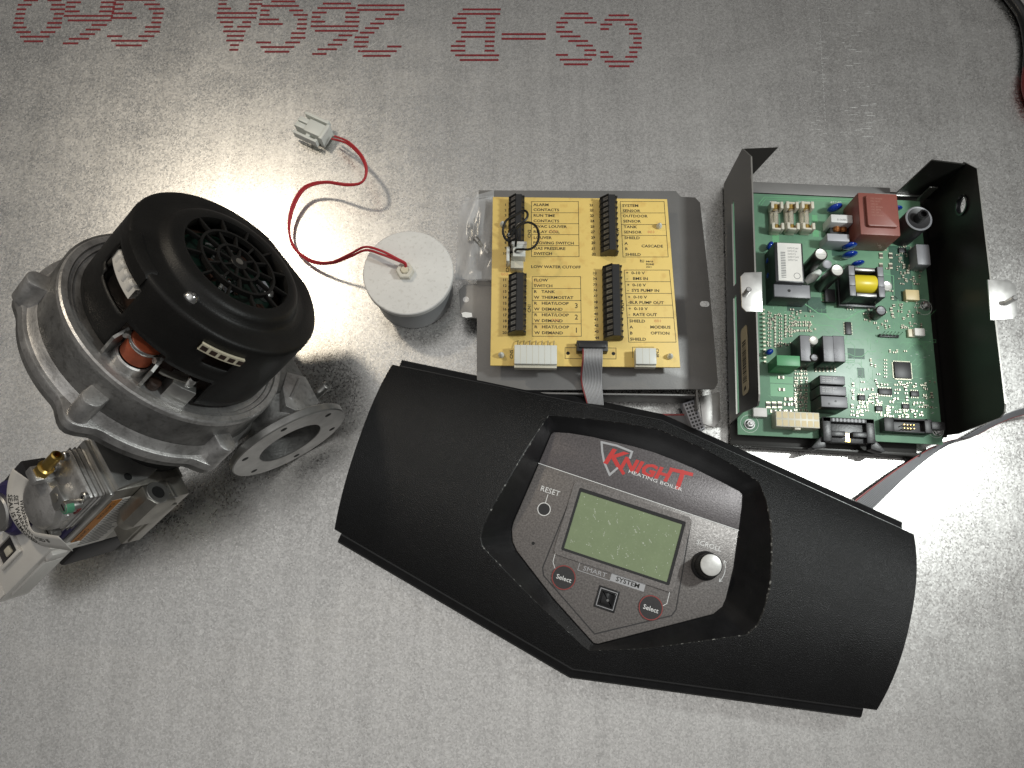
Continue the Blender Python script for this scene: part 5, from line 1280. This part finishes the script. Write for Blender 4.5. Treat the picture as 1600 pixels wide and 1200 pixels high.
    screw(1171, 663); screw(1445, 478); screw(1464, 674)
    # push button
    X0, X1, Y0, Y1 = top(1430, 513, 1445, 524, 6); pb = MB().box(X0, X1, Y0, Y1, ZC, ZC+6, .5).build('jumper_block', 'label_white', module)
    X0, X1, Y0, Y1 = top(1420, 514, 1429, 526, 3); MB().box(X0, X1, Y0, Y1, ZC, ZC+3, .4).build('small_block', 'ivory', module)
    X0, X1, Y0, Y1 = top(1178, 637, 1199, 650, 6); MB().box(X0, X1, Y0, Y1, ZC, ZC+5, .5).build('corner_terminal', 'label_white', module)
    # small surface-mounted parts
    bodies, ends = MB(), MB()
    def smd(px, py, lx, ly, horiz):
        c = pl(px, py); hx, hy = (lx/2, ly/2) if horiz else (ly/2, lx/2)
        if horiz:
            bodies.box(c.x-hx*.55, c.x+hx*.55, c.y-hy, c.y+hy, ZC, ZC+1.0); ends.box(c.x-hx, c.x-hx*.5, c.y-hy*1.03, c.y+hy*1.03, ZC, ZC+1.03); ends.box(c.x+hx*.5, c.x+hx, c.y-hy*1.03, c.y+hy*1.03, ZC, ZC+1.03)
        else:
            bodies.box(c.x-hx, c.x+hx, c.y-hy*.55, c.y+hy*.55, ZC, ZC+1.0); ends.box(c.x-hx*1.03, c.x+hx*1.03, c.y-hy, c.y-hy*.5, ZC, ZC+1.03); ends.box(c.x-hx*1.03, c.x+hx*1.03, c.y+hy*.5, c.y+hy, ZC, ZC+1.03)
    for c_, x in enumerate((1202, 1211, 1219, 1227, 1235)):
        for k in range(10 if c_ < 3 else 7): smd(x, 494+k*5.2, 2.6, 1.4, c_ % 2 == 0)
    for x in (1242, 1249, 1256, 1263):
        for y in (504, 509, 517): smd(x+random.uniform(-1, 1), y, 3.0, 1.7, random.random() < .7)
    for x in (1243, 1251, 1259):
        for k in range(11):
            if 575+k*6 < 648: smd(x+random.uniform(-1, 1), 578+k*6.3, 2.6, 1.5, k % 3 != 0)
    for i in range(6): smd(1274+i*6, 579, 2.6, 1.4, False)
    for x in (1200, 1209, 1218): smd(x, 633, 5.6, 3.4, False)
    for x, y in ((1240, 624), (1240, 632), (1230, 624), (1229, 632), (1220, 590), (1221, 609), (1208, 643), (1222, 643), (1232, 643)): smd(x, y, 5, 2.4, True)
    for r in range(8):
        for k in range(17):
            x, y = 1332+k*7.6+random.uniform(-1.5, 1.5), 602+r*6.8+random.uniform(-1.2, 1.2)
            if random.random() < .62 and not any(a < x < b and c < y < d for a, b, c, d in ((1370, 1398, 602, 622), (1338, 1356, 612, 630), (1420, 1440, 606, 624), (1365, 1383, 630, 646), (1407, 1425, 627, 642))): smd(x, y, random.choice((2.0, 2.4, 3.2)), random.choice((1.1, 1.3, 1.7)), random.random() < .5)
    for k in range(6): smd(1383, 563+k*5.2, 2.2, 1.1, True)
    for x, y in ((1390, 549), (1397, 551), (1401, 549), (1414, 549), (1360, 563), (1361, 570), (1367, 572), (1372, 585), (1368, 595)): smd(x, y, 2.4, 1.3, random.random() < .5)
    for x in (1376, 1391):
        for y in (400, 416): smd(x, y, 5.4, 3.0, False)
    for x, y in ((1408, 394), (1407, 404), (1421, 400), (1412, 416), (1422, 416), (1418, 425), (1415, 438), (1428, 440), (1438, 424), (1430, 444), (1352, 500), (1367, 505), (1366, 472), (1375, 468), (1392, 455), (1394, 466), (1396, 478), (1392, 484), (1394, 492), (1237, 484), (1240, 392), (1383, 390), (1387, 420), (1384, 502), (1411, 498)): smd(x, y, random.choice((2.4, 3.4)), random.choice((1.4, 2.0)), random.random() < .5)
    for k in range(12): smd(random.uniform(1405, 1440), random.uniform(480, 515), 2.0, 1.1, random.random() < .5)
    for k in range(16): smd(random.uniform(1350, 1410), random.uniform(470, 515), 2.0, 1.1, random.random() < .5)
    for k in range(190):
        x, y = random.choice(((random.uniform(1198, 1240), random.uniform(488, 545)), (random.uniform(1240, 1262), random.uniform(572, 648)), (random.uniform(1330, 1462), random.uniform(600, 652)), (random.uniform(1330, 1462), random.uniform(596, 652)), (random.uniform(1350, 1440), random.uniform(466, 514)), (random.uniform(1400, 1440), random.uniform(385, 450)), (random.uniform(1236, 1275), random.uniform(484, 520))))
        if not any(a < x < b and c < y < d for a, b, c, d in ((1370, 1398, 602, 622), (1338, 1356, 612, 630), (1420, 1440, 606, 624), (1365, 1383, 630, 646), (1407, 1425, 627, 642), (1360, 1390, 474, 500))): smd(x, y, random.choice((1.6, 2.0, 2.8)), random.choice((.9, 1.1, 1.5)), random.random() < .5)
    b1 = bodies.build('surface_components', 'smd_body', module, flat=True); b1['kind'] = 'stuff'
    b2 = ends.build('component_ends', 'smd_end', module, flat=True); b2['kind'] = 'stuff'
    # row of pins along the low wall
    pr = MB()
    for i in range(14):
        a = pl(1191.5+i*.18, 486+i*6.2); pr.box(a.x-1.2, a.x+.9, a.y-.7, a.y+.7, ZC, ZC+3.4)
    p_ = pr.build('edge_pins', 'smd_end', module, flat=True); p_['kind'] = 'stuff'
build_module()

# ================================================================== ribbon cables at the right, loose connector, cable across the corner
def W(px, py, z): return at(px, py, z)
ribbon('ribbon_cable', 'grey ribbon cable with a red edge running from the cover past the tray',
       [W(1318, 800, 14), W(1339, 779, 13), W(1408, 728, 12), W(1471, 692, 9), W(1522, 681, 6), W(1552, 666, 9), W(1585, 652, 14), W(1640, 640, 20)],
       [W(1348, 812, 3), W(1369, 790, 3), W(1420, 741, 4), W(1465, 705, 6), W(1508, 682, 14), W(1540, 664, 19), W(1582, 643, 24), W(1640, 628, 30)], 10, red_left=True)
lc = W(1083, 651, 14)
conn = thing('loose_connector', 'grey ribbon connector with rows of small holes beside the black cover', 'connector', Vector((lc.x, lc.y, 0)))
def build_conn():
    def fr(u, v, z): a = radians(-72); return (u*cos(a)-v*sin(a), u*sin(a)+v*cos(a), z)
    MB().prism([(-13, -5), (13, -5), (13, 5), (-13, 5)], 6, 17, .5, fr=fr).build('housing', 'film_grey', conn)
    src = None
    for i in range(8):
        for j in range(3):
            MB().prism([(-11.5+i*3.1, -3.9+j*2.8), (-9.7+i*3.1, -3.9+j*2.8), (-9.7+i*3.1, -2.1+j*2.8), (-11.5+i*3.1, -2.1+j*2.8)], 16.9, 17.08, fr=fr).build('socket_hole', 'chip_black', conn)
    MB().box(-34, -2, -13, 2, 8, 9, .2).build('ribbon_end', 'ribbon_grey', conn)
    MB().box(-34, -2, 2, 3.6, 8, 9.2, .2).build('red_wire', 'ribbon_red', conn)
    MB().box(-6, 6, -6, 6, 0, 6.2).build('block', 'chip_black', conn)
build_conn()
cb = [W(1545, -40, 5.4), W(1578, -4, 5.4), W(1600, 30, 5.4), W(1608, 74, 5.4), W(1607, 118, 5.4), W(1615, 160, 5.4), W(1650, 220, 5.4)]
co = cb[2].copy(); co.z = 0
cord = thing('lamp_cord', 'thick black cord with a red grip crossing the corner of the sheet', 'cord', co)
MB().tube(smooth_path([p-co for p in cb], 8), 5.2, 16).build('cord_sheath', 'wire_black', cord)
MB().tube(smooth_path([p-co+Vector((0, 0, 1)) for p in (W(1607, 108, 5.4), W(1605, 134, 5.4), W(1611, 156, 5.4), W(1624, 176, 5.4))], 6), [5.6]*19, 16).build('grip', 'grip_red', cord)
